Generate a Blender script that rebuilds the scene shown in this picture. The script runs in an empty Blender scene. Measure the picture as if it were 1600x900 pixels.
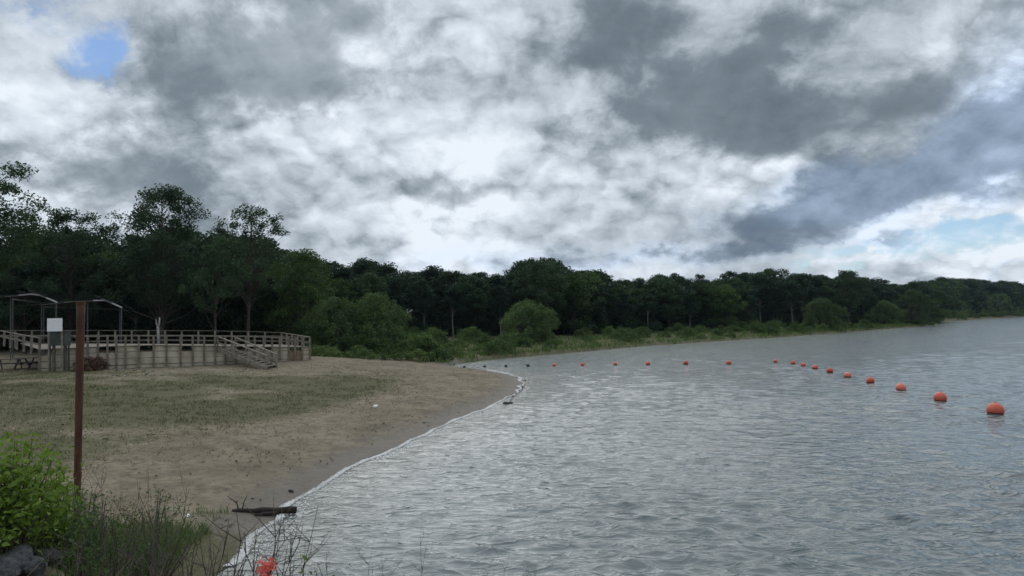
import bpy, math, random
import numpy as np
from mathutils import Vector, Matrix, noise as mnoise

# ------------------------------------------------------------------ camera
scene = bpy.context.scene
col = scene.collection
R = math.radians
F_PX, CAM_H = 1150.0, 4.2
PITCH, ROLL = math.atan(50 / F_PX), R(1.2)
right0, up0 = Vector((1, 0, 0)), Vector((0, -math.sin(PITCH), math.cos(PITCH)))
fwd = Vector((0, math.cos(PITCH), math.sin(PITCH)))
cam_r = right0 * math.cos(ROLL) - up0 * math.sin(ROLL)
cam_u = up0 * math.cos(ROLL) + right0 * math.sin(ROLL)
CAM = Vector((0, 0, CAM_H))
camd = bpy.data.cameras.new('camera')
camd.sensor_width = 36
camd.lens = F_PX / 1600 * 36
camd.clip_start, camd.clip_end = 0.05, 6000
cam = bpy.data.objects.new('camera', camd)
col.objects.link(cam)
cam.matrix_world = Matrix((( cam_r.x, cam_u.x, -fwd.x, 0), (cam_r.y, cam_u.y, -fwd.y, 0),
                           (cam_r.z, cam_u.z, -fwd.z, CAM_H), (0, 0, 0, 1)))
scene.camera = cam

def ray(px, py):
    return fwd + cam_r * ((px - 800) / F_PX) - cam_u * ((py - 450) / F_PX)
def at(px, py, D):                      # point seen at a pixel, D metres ahead
    d = ray(px, py)
    return CAM + d * (D / d.y)
def onz(px, py, z=0.0):                 # point seen at a pixel, lying at height z
    d = ray(px, py)
    return CAM + d * ((z - CAM_H) / d.z)
def azel(px, py):
    d = ray(px, py).normalized()
    return math.atan2(d.x, d.y), math.asin(d.z)

# ------------------------------------------------------------------ world
SUN_EL, SUN_AZ = R(48), R(-10)           # high, ahead of the camera, behind cloud
world = bpy.data.worlds.new('World')
scene.world = world
world.use_nodes = True
wt = world.node_tree
wt.nodes.clear()
world.cycles.sampling_method, world.cycles.sample_map_resolution = 'MANUAL', 256

class NT:
    """small helper for node trees"""
    def __init__(s, t, dims='3D'): s.t, s.dims = t, dims
    def n(s, kind, **kw):
        nd = s.t.nodes.new(kind)
        for k, v in kw.items():
            if k.startswith('i_'):
                key = k[2:]
                nd.inputs[int(key) if key.isdigit() else key].default_value = v
            else: setattr(nd, k, v)
        return nd
    def l(s, a, b): s.t.links.new(a, b)
    def put(s, v, inp):
        if isinstance(v, (int, float)): inp.default_value = v
        elif isinstance(v, (tuple, list)): inp.default_value = v
        else: s.l(v, inp)
    def m(s, op, a, b=0.0, c=0.0, clamp=False):
        nd = s.n('ShaderNodeMath', operation=op, use_clamp=clamp)
        for i, v in enumerate((a, b, c)): s.put(v, nd.inputs[i])
        return nd.outputs[0]
    def vm(s, op, a, b=(0, 0, 0)):
        nd = s.n('ShaderNodeVectorMath', operation=op)
        s.put(a, nd.inputs[0]); s.put(b, nd.inputs[1])
        return nd.outputs[0]
    def mix(s, f, a, b):
        nd = s.n('ShaderNodeMix', data_type='RGBA')
        s.put(f, nd.inputs[0]); s.put(a, nd.inputs[6]); s.put(b, nd.inputs[7])
        return nd.outputs[2]
    def rng(s, v, a, b, c=0.0, d=1.0, smooth=False):
        nd = s.n('ShaderNodeMapRange', interpolation_type='SMOOTHSTEP' if smooth else 'LINEAR')
        s.put(v, nd.inputs[0])
        for i, x in enumerate((a, b, c, d)): nd.inputs[i + 1].default_value = x
        return nd.outputs[0]
    def noise(s, vec, scale, detail=4, rough=.5, dist=0.0, color=False):
        nd = s.n('ShaderNodeTexNoise', noise_dimensions=s.dims, i_Scale=scale, i_Detail=detail, i_Roughness=rough, i_Distortion=dist)
        if vec is not None: s.l(vec, nd.inputs['Vector'])
        return nd.outputs['Color' if color else 'Fac']
    def ramp(s, f, stops):
        nd = s.n('ShaderNodeValToRGB')
        e = nd.color_ramp.elements
        while len(e) < len(stops): e.new(.5)
        for k, (p, c) in zip(e, stops):
            k.position = p; k.color = (*c, 1)
        s.l(f, nd.inputs[0])
        return nd.outputs[0]

W = NT(wt, '2D')
tc = W.n('ShaderNodeTexCoord')
gen = W.vm('NORMALIZE', tc.outputs['Generated'])
sep = W.n('ShaderNodeSeparateXYZ'); W.l(gen, sep.inputs[0])
az = W.m('ARCTAN2', sep.outputs[0], sep.outputs[1])
zc = W.m('MAXIMUM', sep.outputs[2], 0.0)
el = W.m('ARCSINE', zc)
# cloud layer seen in perspective: finer towards the horizon
inv = W.m('DIVIDE', 1.0, W.m('ADD', zc, .55))
cmb = W.n('ShaderNodeCombineXYZ')
W.l(W.m('MULTIPLY', sep.outputs[0], inv), cmb.inputs[0])
W.l(W.m('MULTIPLY', sep.outputs[1], inv), cmb.inputs[1])
P = cmb.outputs[0]
ae = W.n('ShaderNodeCombineXYZ'); W.l(az, ae.inputs[0]); W.l(el, ae.inputs[1])
warp1 = W.vm('SUBTRACT', W.noise(P, 3.0, 3, .5, color=True), (.5, .5, .5))
warp2 = W.vm('SUBTRACT', W.noise(P, 11.0, 6, .62, color=True), (.5, .5, .5))
AE = W.vm('ADD', W.vm('ADD', ae.outputs[0], W.vm('MULTIPLY', warp1, (.15, .10, 0))), W.vm('MULTIPLY', warp2, (.075, .055, 0)))

def blobs(lst):
    tot = None
    for (px, py, sx, sy, rot, amp) in lst:
        a, e = azel(px, py)
        mp = W.n('ShaderNodeMapping', vector_type='TEXTURE')
        W.l(AE, mp.inputs[0])
        mp.inputs[1].default_value = (a, e, 0)
        mp.inputs[2].default_value = (0, 0, R(rot))
        mp.inputs[3].default_value = (sx / F_PX, sy / F_PX, 1)
        g = W.n('ShaderNodeTexGradient', gradient_type='QUADRATIC_SPHERE'); W.l(mp.outputs[0], g.inputs[0])
        k = W.m('SQRT', g.outputs['Fac'])
        tot = W.m('MULTIPLY_ADD', k, amp, tot if tot is not None else 0.0)
    return tot

dark = blobs([(430, 95, 330, 120, 4, .85), (470, 150, 220, 75, 0, .5), (560, 10, 240, 90, 0, .5), (960, 30, 240, 90, 10, .55), (1010, 150, 270, 80, 8, .6),
              (1190, 205, 270, 70, 0, .85), (1150, 100, 220, 80, 20, .5), (1430, 130, 260, 85, 22, .55), (720, 290, 130, 85, 0, .7), (230, 270, 190, 120, -30, .6),
              (90, 290, 150, 90, 0, .45), (600, 365, 200, 45, 0, .5), (1270, 30, 140, 70, 0, .4), (420, 320, 160, 40, 0, .25), (860, 210, 110, 45, 0, .3)])
blue = blobs([(1330, 294, 270, 52, 8, .95), (1500, 262, 310, 80, 12, 1.05), (1600, 170, 170, 120, 25, .7), (1010, 405, 260, 34, 3, .55),
              (1220, 382, 170, 26, 8, .40), (1400, 385, 90, 20, 3, .7), (760, 408, 200, 34, 0, .4), (1560, 425, 140, 12, 6, .3)])
lite = blobs([(770, 90, 130, 170, 0, .6), (1120, 290, 330, 70, 0, .55), (70, 170, 220, 80, 0, .6), (1560, 20, 150, 70, 0, .8),
              (1340, 150, 120, 30, 28, .7), (900, 270, 240, 80, 0, .35), (1540, 408, 160, 38, 8, .9), (1300, 418, 80, 24, 0, .7),
              (560, 235, 300, 70, 0, .4), (270, 50, 45, 70, 0, .5), (1250, 240, 240, 22, 12, .6), (620, 330, 260, 50, 0, .25), (1450, 345, 200, 26, 8, .35)])
gaps = blobs([(122, 125, 66, 60, 30, 1.1), (110, 70, 60, 40, 30, .6), (35, 45, 120, 80, -20, .75), (1480, 384, 260, 32, 4, .9), (1330, 405, 160, 26, 0, .55),
              (1600, 345, 110, 24, 5, .7)])
n0 = W.noise(P, 1.5, 3, .5, .2)
Pw = W.vm('ADD', P, W.vm('ADD', W.vm('MULTIPLY', warp1, (.05, .05, 0)), W.vm('MULTIPLY', warp2, (.045, .045, 0))))
def heads(vec):
    """rounded cloud heads with creases between them, three sizes"""
    tot = 0.0
    for sc, am in ((6.5, .50), (14.0, .34), (31.0, .20)):
        vo = W.n('ShaderNodeTexVoronoi', voronoi_dimensions='2D', feature='F1', i_Scale=sc)
        W.l(vec, vo.inputs['Vector'])
        dd = vo.outputs['Distance']
        tot = W.m('MULTIPLY_ADD', W.m('MULTIPLY_ADD', W.m('MULTIPLY', dd, dd), -1.6, 1.0), am, tot)
    return tot
h0, h1 = heads(Pw), heads(W.vm('MULTIPLY', Pw, (.972, .972, 1)))   # second: a little higher in the sky
relief = W.m('SUBTRACT', h0, h1)                            # tops of the heads catch the light
d0 = W.noise(P, 3.4, 8, .55, .15)
d2 = W.m('SUBTRACT', W.noise(Pw, 8.0, 9, .67, .1), .5)
n1s, n0s, hs = W.m('SUBTRACT', d0, .5), W.m('SUBTRACT', n0, .5), W.m('SUBTRACT', h0, .62)
dk0 = W.m('ADD', dark, blue)
dk = W.rng(W.m('MULTIPLY_ADD', hs, -.30, W.m('MULTIPLY_ADD', d2, -.6, W.m('MULTIPLY_ADD', n1s, -1.0, dk0))), .16, .66, 0.0, 1.0, True)
core = W.rng(dk0, .5, 1.3)
puff = W.rng(W.m('MULTIPLY_ADD', n0s, 1.6, lite), -.15, .5, .32, 1.0)
calm = W.rng(dk, .15, .9, 1.0, .52)                         # dark bases are smoother than the billows
L = W.m('MULTIPLY_ADD', n0s, .6, .70)
calp = W.m('MULTIPLY', calm, puff)
L = W.m('MULTIPLY_ADD', W.m('MULTIPLY', n1s, W.rng(dk, .15, .9, 1.0, .75)), 1.15, L)
L = W.m('MULTIPLY_ADD', W.m('MULTIPLY', d2, calm), .74, L)
L = W.m('MULTIPLY_ADD', W.m('MULTIPLY', relief, calp), .52, L)
L = W.m('MULTIPLY_ADD', W.m('MULTIPLY', hs, calp), .22, L)
L = W.m('MULTIPLY_ADD', lite, .24, L)
L = W.m('MULTIPLY_ADD', dk, -.32, L)
L = W.m('MULTIPLY_ADD', core, -.13, L)
cl = W.ramp(L, [(0.0, (.130, .158, .185)), (.25, (.205, .242, .272)), (.5, (.39, .435, .475)), (.75, (.63, .68, .73)), (1.0, (.88, .92, .96))])
tint = W.mix(W.rng(blue, .05, .8, 0, 1), (.965, 1.0, 1.04, 1), (.84, .97, 1.18, 1))
cl = W.vm('MULTIPLY', cl, tint)
gsum = W.m('MULTIPLY_ADD', W.m('ADD', n1s, d2), -2.0, W.m('MULTIPLY_ADD', hs, -.5, W.m('MULTIPLY', lite, -.6)))
gm = W.rng(W.m('MULTIPLY_ADD', W.rng(gaps, .02, .4), gsum, gaps), .10, 1.0, 0, 1, True)
sky = W.n('ShaderNodeTexSky', sky_type='NISHITA', sun_disc=False, sun_elevation=SUN_EL, sun_rotation=SUN_AZ, air_density=1.0, dust_density=.3, ozone_density=3.0)
WS = 0.1
fin = W.mix(W.m('MULTIPLY', gm, .92), W.vm('MULTIPLY', cl, (1 / WS,) * 3), W.vm('MULTIPLY', sky.outputs[0], (.86, .95, 1.06)))
bg = W.n('ShaderNodeBackground', i_Strength=WS)
W.l(fin, bg.inputs[0])
wo = W.n('ShaderNodeOutputWorld'); W.l(bg.outputs[0], wo.inputs[0])

# ------------------------------------------------------------------ sun and exposure
sund = bpy.data.lights.new('sun', 'SUN')
sund.energy, sund.angle, sund.color = 1.25, R(85), (1.0, .96, .9)
sun = bpy.data.objects.new('sun', sund); col.objects.link(sun)
sd = Vector((math.sin(SUN_AZ) * math.cos(SUN_EL), math.cos(SUN_AZ) * math.cos(SUN_EL), math.sin(SUN_EL)))
sun.rotation_euler = (-sd).to_track_quat('-Z', 'Y').to_euler()
vs = scene.view_settings
vs.view_transform, vs.look, vs.gamma, vs.exposure = 'Standard', 'None', 1.0, 0.0
scene.cycles.max_bounces = 5
scene.cycles.diffuse_bounces = 2
scene.cycles.glossy_bounces = 2
scene.cycles.transparent_max_bounces = 4

# ------------------------------------------------------------------ helpers
rng = np.random.default_rng(7)
random.seed(7)

def mesh_np(name, v, f, smooth=False):
    """v (n,3), f (m,k) all faces of one size"""
    me = bpy.data.meshes.new(name)
    v = np.asarray(v, np.float32); f = np.asarray(f, np.int32)
    k = f.shape[1]
    me.vertices.add(len(v)); me.vertices.foreach_set('co', v.ravel())
    me.loops.add(f.size); me.loops.foreach_set('vertex_index', f.ravel())
    me.polygons.add(len(f))
    me.polygons.foreach_set('loop_start', np.arange(0, f.size, k, dtype=np.int32))
    me.polygons.foreach_set('use_smooth', np.full(len(f), smooth))
    me.update(calc_edges=True)
    return me

def link(name, me, mat=None, parent=None):
    o = bpy.data.objects.new(name, me)
    col.objects.link(o)
    if mat is not None and me is not None and not me.materials: me.materials.append(mat)
    if parent: o.parent = parent
    return o

def tag(o, label=None, cat=None, group=None, kind=None):
    if label: o['label'] = label
    if cat: o['category'] = cat
    if group: o['group'] = group
    if kind: o['kind'] = kind
    return o

def empty(name, loc, rz=0.0, sc=1.0):
    o = bpy.data.objects.new(name, None)
    col.objects.link(o)
    o.empty_display_size = .2
    o.location = loc; o.rotation_euler = (0, 0, rz); o.scale = (sc,) * 3 if not isinstance(sc, tuple) else sc
    return o

class MB:
    def __init__(s): s.v, s.f = [], []
    def box(s, c, half, ax=None):
        """oriented box; ax = 3 unit vectors"""
        ax = ax or (Vector((1, 0, 0)), Vector((0, 1, 0)), Vector((0, 0, 1)))
        b = len(s.v); c = Vector(c)
        for i in (-1, 1):
            for j in (-1, 1):
                for k in (-1, 1):
                    s.v.append(tuple(c + ax[0] * half[0] * i + ax[1] * half[1] * j + ax[2] * half[2] * k))
        for q in ((0, 1, 3, 2), (4, 6, 7, 5), (0, 4, 5, 1), (2, 3, 7, 6), (0, 2, 6, 4), (1, 5, 7, 3)):
            s.f.append(tuple(b + i for i in q))
        return s
    def beam(s, a, b, w, h, roll_up=Vector((0, 0, 1))):
        a, b = Vector(a), Vector(b); d = b - a; L_ = d.length; d.normalize()
        sx = d.cross(roll_up)
        if sx.length < 1e-4: sx = d.cross(Vector((1, 0, 0)))
        sx.normalize(); uz = sx.cross(d)
        return s.box((a + b) / 2, (L_ / 2, w / 2, h / 2), (d, sx, uz))
    def tube(s, pts, rad, n=6, cap=True):
        pts = [Vector(p) for p in pts]
        if not isinstance(rad, (list, tuple)): rad = [rad] * len(pts)
        b = len(s.v); prev = None
        for i, p in enumerate(pts):
            d = (pts[min(i + 1, len(pts) - 1)] - pts[max(i - 1, 0)])
            if d.length < 1e-9: d = Vector((0, 0, 1))
            d.normalize()
            ref = prev if prev is not None else (Vector((0, 1, 0)) if abs(d.z) > .8 else Vector((0, 0, 1)))
            sx = d.cross(ref)
            if sx.length < 1e-4: sx = d.cross(Vector((1, .3, 0)))
            sx.normalize(); uy = sx.cross(d); prev = uy
            for k in range(n):
                a = 2 * math.pi * k / n
                s.v.append(tuple(p + sx * math.cos(a) * rad[i] + uy * math.sin(a) * rad[i]))
        for i in range(len(pts) - 1):
            for k in range(n):
                k2 = (k + 1) % n
                s.f.append((b + i * n + k, b + i * n + k2, b + (i + 1) * n + k2, b + (i + 1) * n + k))
        if cap:
            s.f.append(tuple(b + k for k in reversed(range(n))))
            s.f.append(tuple(b + (len(pts) - 1) * n + k for k in range(n)))
        return s
    def mesh(s, name, smooth=False):
        me = bpy.data.meshes.new(name)
        me.from_pydata(s.v, [], s.f)
        if smooth: me.polygons.foreach_set('use_smooth', [True] * len(me.polygons))
        me.update()
        return me
    def build(s, name, mat, parent=None, smooth=False):
        return link(name, s.mesh(name, smooth), mat, parent)

# ------------------------------------------------------------------ materials
def new_mat(name):
    m = bpy.data.materials.new(name); m.use_nodes = True
    t = NT(m.node_tree)
    bs = m.node_tree.nodes['Principled BSDF']
    return m, t, bs

def simple(name, c1, c2, scale=6.0, rough=.8, bump=.0, bscale=None, stretch=(1, 1, 1), spec=.3, metal=0.0):
    m, t, bs = new_mat(name)
    co = t.n('ShaderNodeTexCoord').outputs['Object']
    v = t.vm('MULTIPLY', co, stretch)
    f = t.noise(v, scale, 6, .6, .2)
    t.l(t.mix(t.rng(f, .32, .68), (*c1, 1), (*c2, 1)), bs.inputs['Base Color'])
    bs.inputs['Roughness'].default_value = rough
    bs.inputs['Specular IOR Level'].default_value = spec
    bs.inputs['Metallic'].default_value = metal
    if bump:
        b = t.n('ShaderNodeBump', i_Strength=bump, i_Distance=.03)
        t.l(t.noise(v, bscale or scale * 3, 6, .6), b.inputs['Height'])
        t.l(b.outputs[0], bs.inputs['Normal'])
    return m

def leaf_mat(name, c1, c2, scale=1.2, trans=.25):
    m, t, bs = new_mat(name)
    co = t.n('ShaderNodeTexCoord').outputs['Object']
    oi = t.n('ShaderNodeObjectInfo')
    f = t.noise(co, scale, 4, .6)
    g = t.noise(co, scale * 9, 1, .5)
    k = t.m('ADD', t.m('MULTIPLY_ADD', g, .5, f), t.m('MULTIPLY', t.m('SUBTRACT', oi.outputs['Random'], .5), .65))
    c = t.mix(t.rng(k, .5, 1.0), (*c1, 1), (*c2, 1))
    t.l(c, bs.inputs['Base Color'])
    bs.inputs['Roughness'].default_value = .55
    bs.inputs['Specular IOR Level'].default_value = .25
    tr = t.n('ShaderNodeBsdfTranslucent')
    t.l(t.vm('MULTIPLY', c, (1.1, 1.3, .6)), tr.inputs[0])
    mx = t.n('ShaderNodeMixShader', i_0=trans)
    t.l(bs.outputs[0], mx.inputs[1]); t.l(tr.outputs[0], mx.inputs[2])
    t.l(mx.outputs[0], m.node_tree.nodes['Material Output'].inputs[0])
    return m

M = {}
M['leaf_dark'] = leaf_mat('leaf_dark', (.020, .041, .024), (.050, .088, .042))
M['leaf_pine'] = leaf_mat('leaf_pine', (.017, .037, .027), (.040, .074, .045))
M['leaf_mid'] = leaf_mat('leaf_mid', (.036, .070, .022), (.080, .135, .042))
M['leaf_willow'] = leaf_mat('leaf_willow', (.055, .095, .036), (.11, .165, .065))
M['leaf_bank'] = leaf_mat('leaf_bank', (.050, .092, .025), (.115, .17, .055))
M['leaf_bright'] = leaf_mat('leaf_bright', (.045, .088, .016), (.165, .245, .045), 3.0, .3)
M['leaf_yellow'] = leaf_mat('leaf_yellow', (.10, .16, .03), (.26, .30, .07), 3.0, .3)
M['grass'] = leaf_mat('grass', (.040, .066, .018), (.095, .122, .042), .35, .2)
M['grass_olive'] = leaf_mat('grass_olive', (.075, .090, .035), (.15, .155, .07), .35, .2)
M['grass_dry'] = leaf_mat('grass_dry', (.13, .115, .06), (.24, .21, .13), .35, .1)
M['brush_red'] = leaf_mat('brush_red', (.07, .04, .03), (.16, .09, .07), 2.0, .1)
M['petal'] = leaf_mat('petal', (.50, .05, .07), (.72, .16, .16), 12.0, .3)
M['bark'] = simple('bark', (.035, .029, .024), (.085, .073, .062), 4, .9, .6, 12, (3, 3, .6))
M['bark_grey'] = simple('bark_grey', (.10, .09, .08), (.22, .20, .18), 4, .9, .5, 12, (3, 3, .6))
M['twig'] = simple('twig', (.060, .048, .042), (.14, .115, .10), 20, .9)
M['driftwood'] = simple('driftwood', (.018, .014, .012), (.06, .048, .04), 9, .85, .8, 30, (1, 4, 4))
M['wood'] = simple('weathered_wood', (.13, .115, .092), (.29, .26, .215), 3.5, .85, .4, 14, (1, 1, 1))
M['wood_panel'] = simple('panel_wood', (.36, .31, .235), (.62, .55, .44), .9, .9, .4, 9, (1, 1, 1))
M['wood_post'] = simple('post_wood', (.12, .10, .075), (.24, .205, .16), 3.0, .85, .4, 12)
M['wood_orange'] = simple('panel_orange', (.26, .15, .09), (.36, .25, .17), 2.0, .9, .4, 9)
M['wood_dark'] = simple('dark_wood', (.05, .045, .04), (.11, .10, .09), 3, .85, .3)
M['rust'] = simple('rusty_post', (.055, .026, .017), (.125, .055, .032), 7, .8, .5, 25, (1, 1, .35))
M['metal'] = simple('grey_metal', (.07, .074, .078), (.13, .135, .14), 5, .5, 0, None, (1, 1, 1), .5, .4)
M['white'] = simple('white_board', (.78, .79, .82), (.88, .89, .90), 3, .5)
M['dkbox'] = simple('dark_box', (.04, .05, .045), (.075, .085, .078), 4, .7)
M['rock'] = simple('rock', (.05, .053, .057), (.17, .175, .18), 4, .9, .7, 14)
M['rock_dark'] = simple('rock_dark', (.02, .02, .02), (.06, .058, .055), 5, .7, .6, 16)
M['buoy'] = simple('orange_buoy', (.60, .085, .035), (.78, .13, .06), 5, .45, .15, 20, (1, 1, 1), .4)
M['buoy_base'] = simple('buoy_scum', (.10, .03, .02), (.22, .07, .045), 12, .7)
M['black'] = simple('black_plastic', (.012, .012, .013), (.03, .03, .032), 8, .6)
M['rope'] = simple('rope', (.05, .05, .05), (.14, .135, .13), 30, .9)
M['fascia'] = simple('pale_metal', (.45, .46, .47), (.58, .59, .60), 5, .5)
M['stump'] = simple('bleached_wood', (.20, .19, .18), (.38, .37, .35), 5, .9, .4, 14)
M['roof_shade'] = simple('shaded_roof', (.025, .03, .03), (.05, .055, .055), 2, .8)  # metal shelter roofs, with the shade of their underside put into the colour

# ------------------------------------------------------------------ terrain
shore_px = [(1600, 495), (1540, 498.5), (1475, 503.5), (1462, 507), (1445, 509.5), (1400, 513), (1300, 521), (1200, 528.5), (1100, 534.5),
            (1000, 541.5), (940, 547), (880, 552.5), (830, 556.5), (780, 560.5), (740, 565.5), (698, 571.8), (730, 575), (760, 578.2),
            (785, 582.5), (803, 587), (814, 592.5), (817, 599), (812, 607), (803, 617), (790, 624), (765, 636), (735, 648), (705, 661),
            (680, 673), (640, 690), (600, 708), (560, 727), (520, 748), (480, 772), (452, 791), (425, 814), (400, 836), (375, 862), (350, 890)]
shore = [tuple(onz(a, b, 0).xy) for a, b in shore_px]
n_lake = len(shore)
poly = [(2500., 1500.), (900., 760.)] + shore + [(-4.9, 10.6), (-3.6, 9.3), (-1.8, 8.2), (2, 7.6), (10, 7.8), (40, 6), (140, -10), (500, -120),
       (500, -900), (-2500, -900), (-2500, 3500), (2500, 3500)]
PL = np.array(poly)

def sdf(x, y):
    """signed distance to the shoreline, positive on land"""
    x = np.asarray(x, float).ravel(); y = np.asarray(y, float).ravel()
    best = np.full(x.shape, 1e18); ins = np.zeros(x.shape, bool)
    for i in range(len(PL)):
        a, b = PL[i], PL[(i + 1) % len(PL)]
        e = b - a; w0, w1 = x - a[0], y - a[1]
        t = np.clip((w0 * e[0] + w1 * e[1]) / (e @ e), 0, 1)
        best = np.minimum(best, (w0 - e[0] * t) ** 2 + (w1 - e[1] * t) ** 2)
        c = (a[1] > y) != (b[1] > y)
        with np.errstate(divide='ignore', invalid='ignore'):
            xi = a[0] + (y - a[1]) * e[0] / (e[1] if e[1] != 0 else 1e-12)
        ins ^= c & (x < xi)
    d = np.sqrt(best)
    return np.where(ins, d, -d)

def vnoise(x, y, s, seed=0):
    """smooth value noise, numpy"""
    x = np.asarray(x) / s + seed * 17.3; y = np.asarray(y) / s - seed * 9.1
    xi, yi = np.floor(x).astype(np.int64), np.floor(y).astype(np.int64)
    fx, fy = x - xi, y - yi
    fx, fy = fx * fx * (3 - 2 * fx), fy * fy * (3 - 2 * fy)
    def h(a, b):
        n = (a * 374761393 + b * 668265263 + seed * 144665) & 0x7fffffff
        n = ((n ^ (n >> 13)) * 1274126177) & 0x7fffffff
        return ((n ^ (n >> 16)) & 0xffff) / 65535.0
    return (h(xi, yi) * (1 - fx) + h(xi + 1, yi) * fx) * (1 - fy) + (h(xi, yi + 1) * (1 - fx) + h(xi + 1, yi + 1) * fx) * fy

def sstep(a, b, x):
    t = np.clip((x - a) / (b - a), 0, 1)
    return t * t * (3 - 2 * t)

def terrain(x, y, d=None):
    x = np.asarray(x, float).ravel(); y = np.asarray(y, float).ravel()
    if d is None: d = sdf(x, y)
    beach = np.interp(d, [-60, -20, -4, 0, 1.5, 5, 12, 25, 40, 80, 300], [-6, -3, -.55, 0, .16, .5, .9, 1.3, 1.55, 2.2, 7])
    bank = np.interp(d, [-60, -20, -4, -.2, .3, 5, 20, 60, 300], [-6, -3, -.9, -.25, .32, .8, 1.3, 2.2, 9])
    far = sstep(64, 74, y + .25 * x)
    z = beach * (1 - far) + bank * far
    land = sstep(0, 3, d)
    z = z + land * .55 * np.exp(-(((x + 17) / 8) ** 2 + ((y - 61) / 6) ** 2))
    z = z + land * (.10 * (vnoise(x, y, 5.0, 1) - .5) + .06 * (vnoise(x, y, 1.7, 2) - .5) + .06 * (vnoise(x, y, .6, 3) - .5) * sstep(1, 4, d))
    # the bank the photographer stands on
    dist = np.maximum(np.abs(y - 1.2 - .16 * np.maximum(-x, 0)), 0)
    dist = np.where(y < 1, dist * .25, dist)
    mound = -1.0 + 3.6 * (1 - sstep(1.2, 9.4, dist))
    mound = mound + (.14 * (vnoise(x, y, .9, 5) - .5) + .22 * (vnoise(x, y, 2.2, 6) - .5)) * sstep(.2, 1.5, mound)
    z = z + 1.35 * np.exp(-(((x + 6.0) / 1.5) ** 2 + ((y - 8.7) / 1.25) ** 2))
    k = .25
    h = np.clip(.5 + .5 * (mound - z) / k, 0, 1)
    return np.where(d > -3, z * (1 - h) + mound * h + k * h * (1 - h), z)

def tz(x, y):
    return float(terrain([x], [y])[0])

def axis(lo, f0, f1, hi, step, grow=1.09):
    a = list(np.arange(f0, f1 + 1e-6, step)); s = step
    while a[-1] < hi: s *= grow; a.append(a[-1] + s)
    s = step; b = []; p = f0
    while p > lo: s *= grow; p -= s; b.append(p)
    return np.array(b[::-1] + a)

xs = axis(-1800, -42, 9, 1800, .27)
ys = axis(-500, 3, 72, 2600, .27)
X, Y = np.meshgrid(xs, ys)
dS = sdf(X, Y)
Z = terrain(X, Y, dS)
nx, ny = len(xs), len(ys)
idx = np.arange(nx * ny).reshape(ny, nx)
faces = np.stack([idx[:-1, :-1], idx[:-1, 1:], idx[1:, 1:], idx[1:, :-1]], -1).reshape(-1, 4)
gme = mesh_np('ground', np.stack([X.ravel(), Y.ravel(), Z], 1), faces, True)
xf, yf = X.ravel(), Y.ravel()

def veg_at(x, y, d):
    """how green the ground is, 0..1"""
    v = sstep(3.5, 9, d) * (.60 + .85 * (vnoise(x, y, 6, 11) - .42)) + .75 * (vnoise(x, y, 1.6, 12) - .5) * sstep(5, 12, d)
    v = v * (1 - sstep(40, 60, y)) * (1 - .8 * sstep(-9, -2, x))
    cove = np.exp(-(((x + 6.9) / 2.4) ** 2 + ((y - 13.0) / 2.2) ** 2))
    v = np.maximum(v, cove * 1.0)
    wood = sstep(68, 78, y + .3 * x)
    v = np.maximum(v, wood)
    near = sstep(10.5, 8.0, y)
    return np.clip(np.maximum(v, near * .8), 0, 1)
veg = veg_at(xf, yf, dS)
for nm, arr in (('shore', dS), ('veg', veg)):
    a = gme.attributes.new(nm, 'FLOAT', 'POINT'); a.data.foreach_set('value', arr.astype(np.float32))

m, t, bs = new_mat('sand_and_turf')
pos = t.n('ShaderNodeNewGeometry').outputs['Position']
a_sh = t.n('ShaderNodeAttribute', attribute_name='shore').outputs['Fac']
a_vg = t.n('ShaderNodeAttribute', attribute_name='veg').outputs['Fac']
f1, f2 = t.noise(pos, .45, 6, .6, .3), t.noise(pos, 3.2, 6, .65, .3)
f3 = t.noise(t.vm('MULTIPLY', pos, (.8, .55, 1)), 8, 6, .72, .3)
sand = t.mix(t.rng(f1, .35, .65), (.180, .150, .104, 1), (.265, .222, .158, 1))
sand = t.mix(t.rng(t.noise(pos, 1.4, 5, .62, .4), .46, .66, 0, .75), sand, (.098, .088, .060, 1))
sand = t.mix(t.rng(f2, .52, .72), sand, (.155, .122, .092, 1))
sand = t.mix(t.rng(f3, .53, .66), sand, (.085, .075, .058, 1))
sand = t.mix(t.rng(f3, .40, .26), sand, (.30, .275, .225, 1))
wet = t.rng(t.m('MULTIPLY_ADD', t.m('SUBTRACT', f1, .5), 1.6, a_sh), .3, 2.3, 1, 0, True)
sand = t.mix(t.m('MULTIPLY', wet, .72), sand, (.075, .066, .055, 1))
green = t.mix(t.rng(f2, .35, .65), (.062, .066, .028, 1), (.112, .108, .054, 1))
gmask = t.rng(t.m('ADD', a_vg, t.m('MULTIPLY', t.m('SUBTRACT', f3, .5), 1.3)), .20, .62, 0, .85, True)
t.l(t.mix(gmask, sand, green), bs.inputs['Base Color'])
t.l(t.rng(t.m('MULTIPLY', wet, t.m('SUBTRACT', 1.0, gmask)), 0, 1, .95, .55), bs.inputs['Roughness'])
bs.inputs['Specular IOR Level'].default_value = .2
b = t.n('ShaderNodeBump', i_Strength=.7, i_Distance=.08)
t.l(t.m('ADD', f2, t.m('MULTIPLY', f3, .6)), b.inputs['Height']); t.l(b.outputs[0], bs.inputs['Normal'])
M['ground'] = m
tag(link('ground', gme, m), kind='structure')

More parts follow.
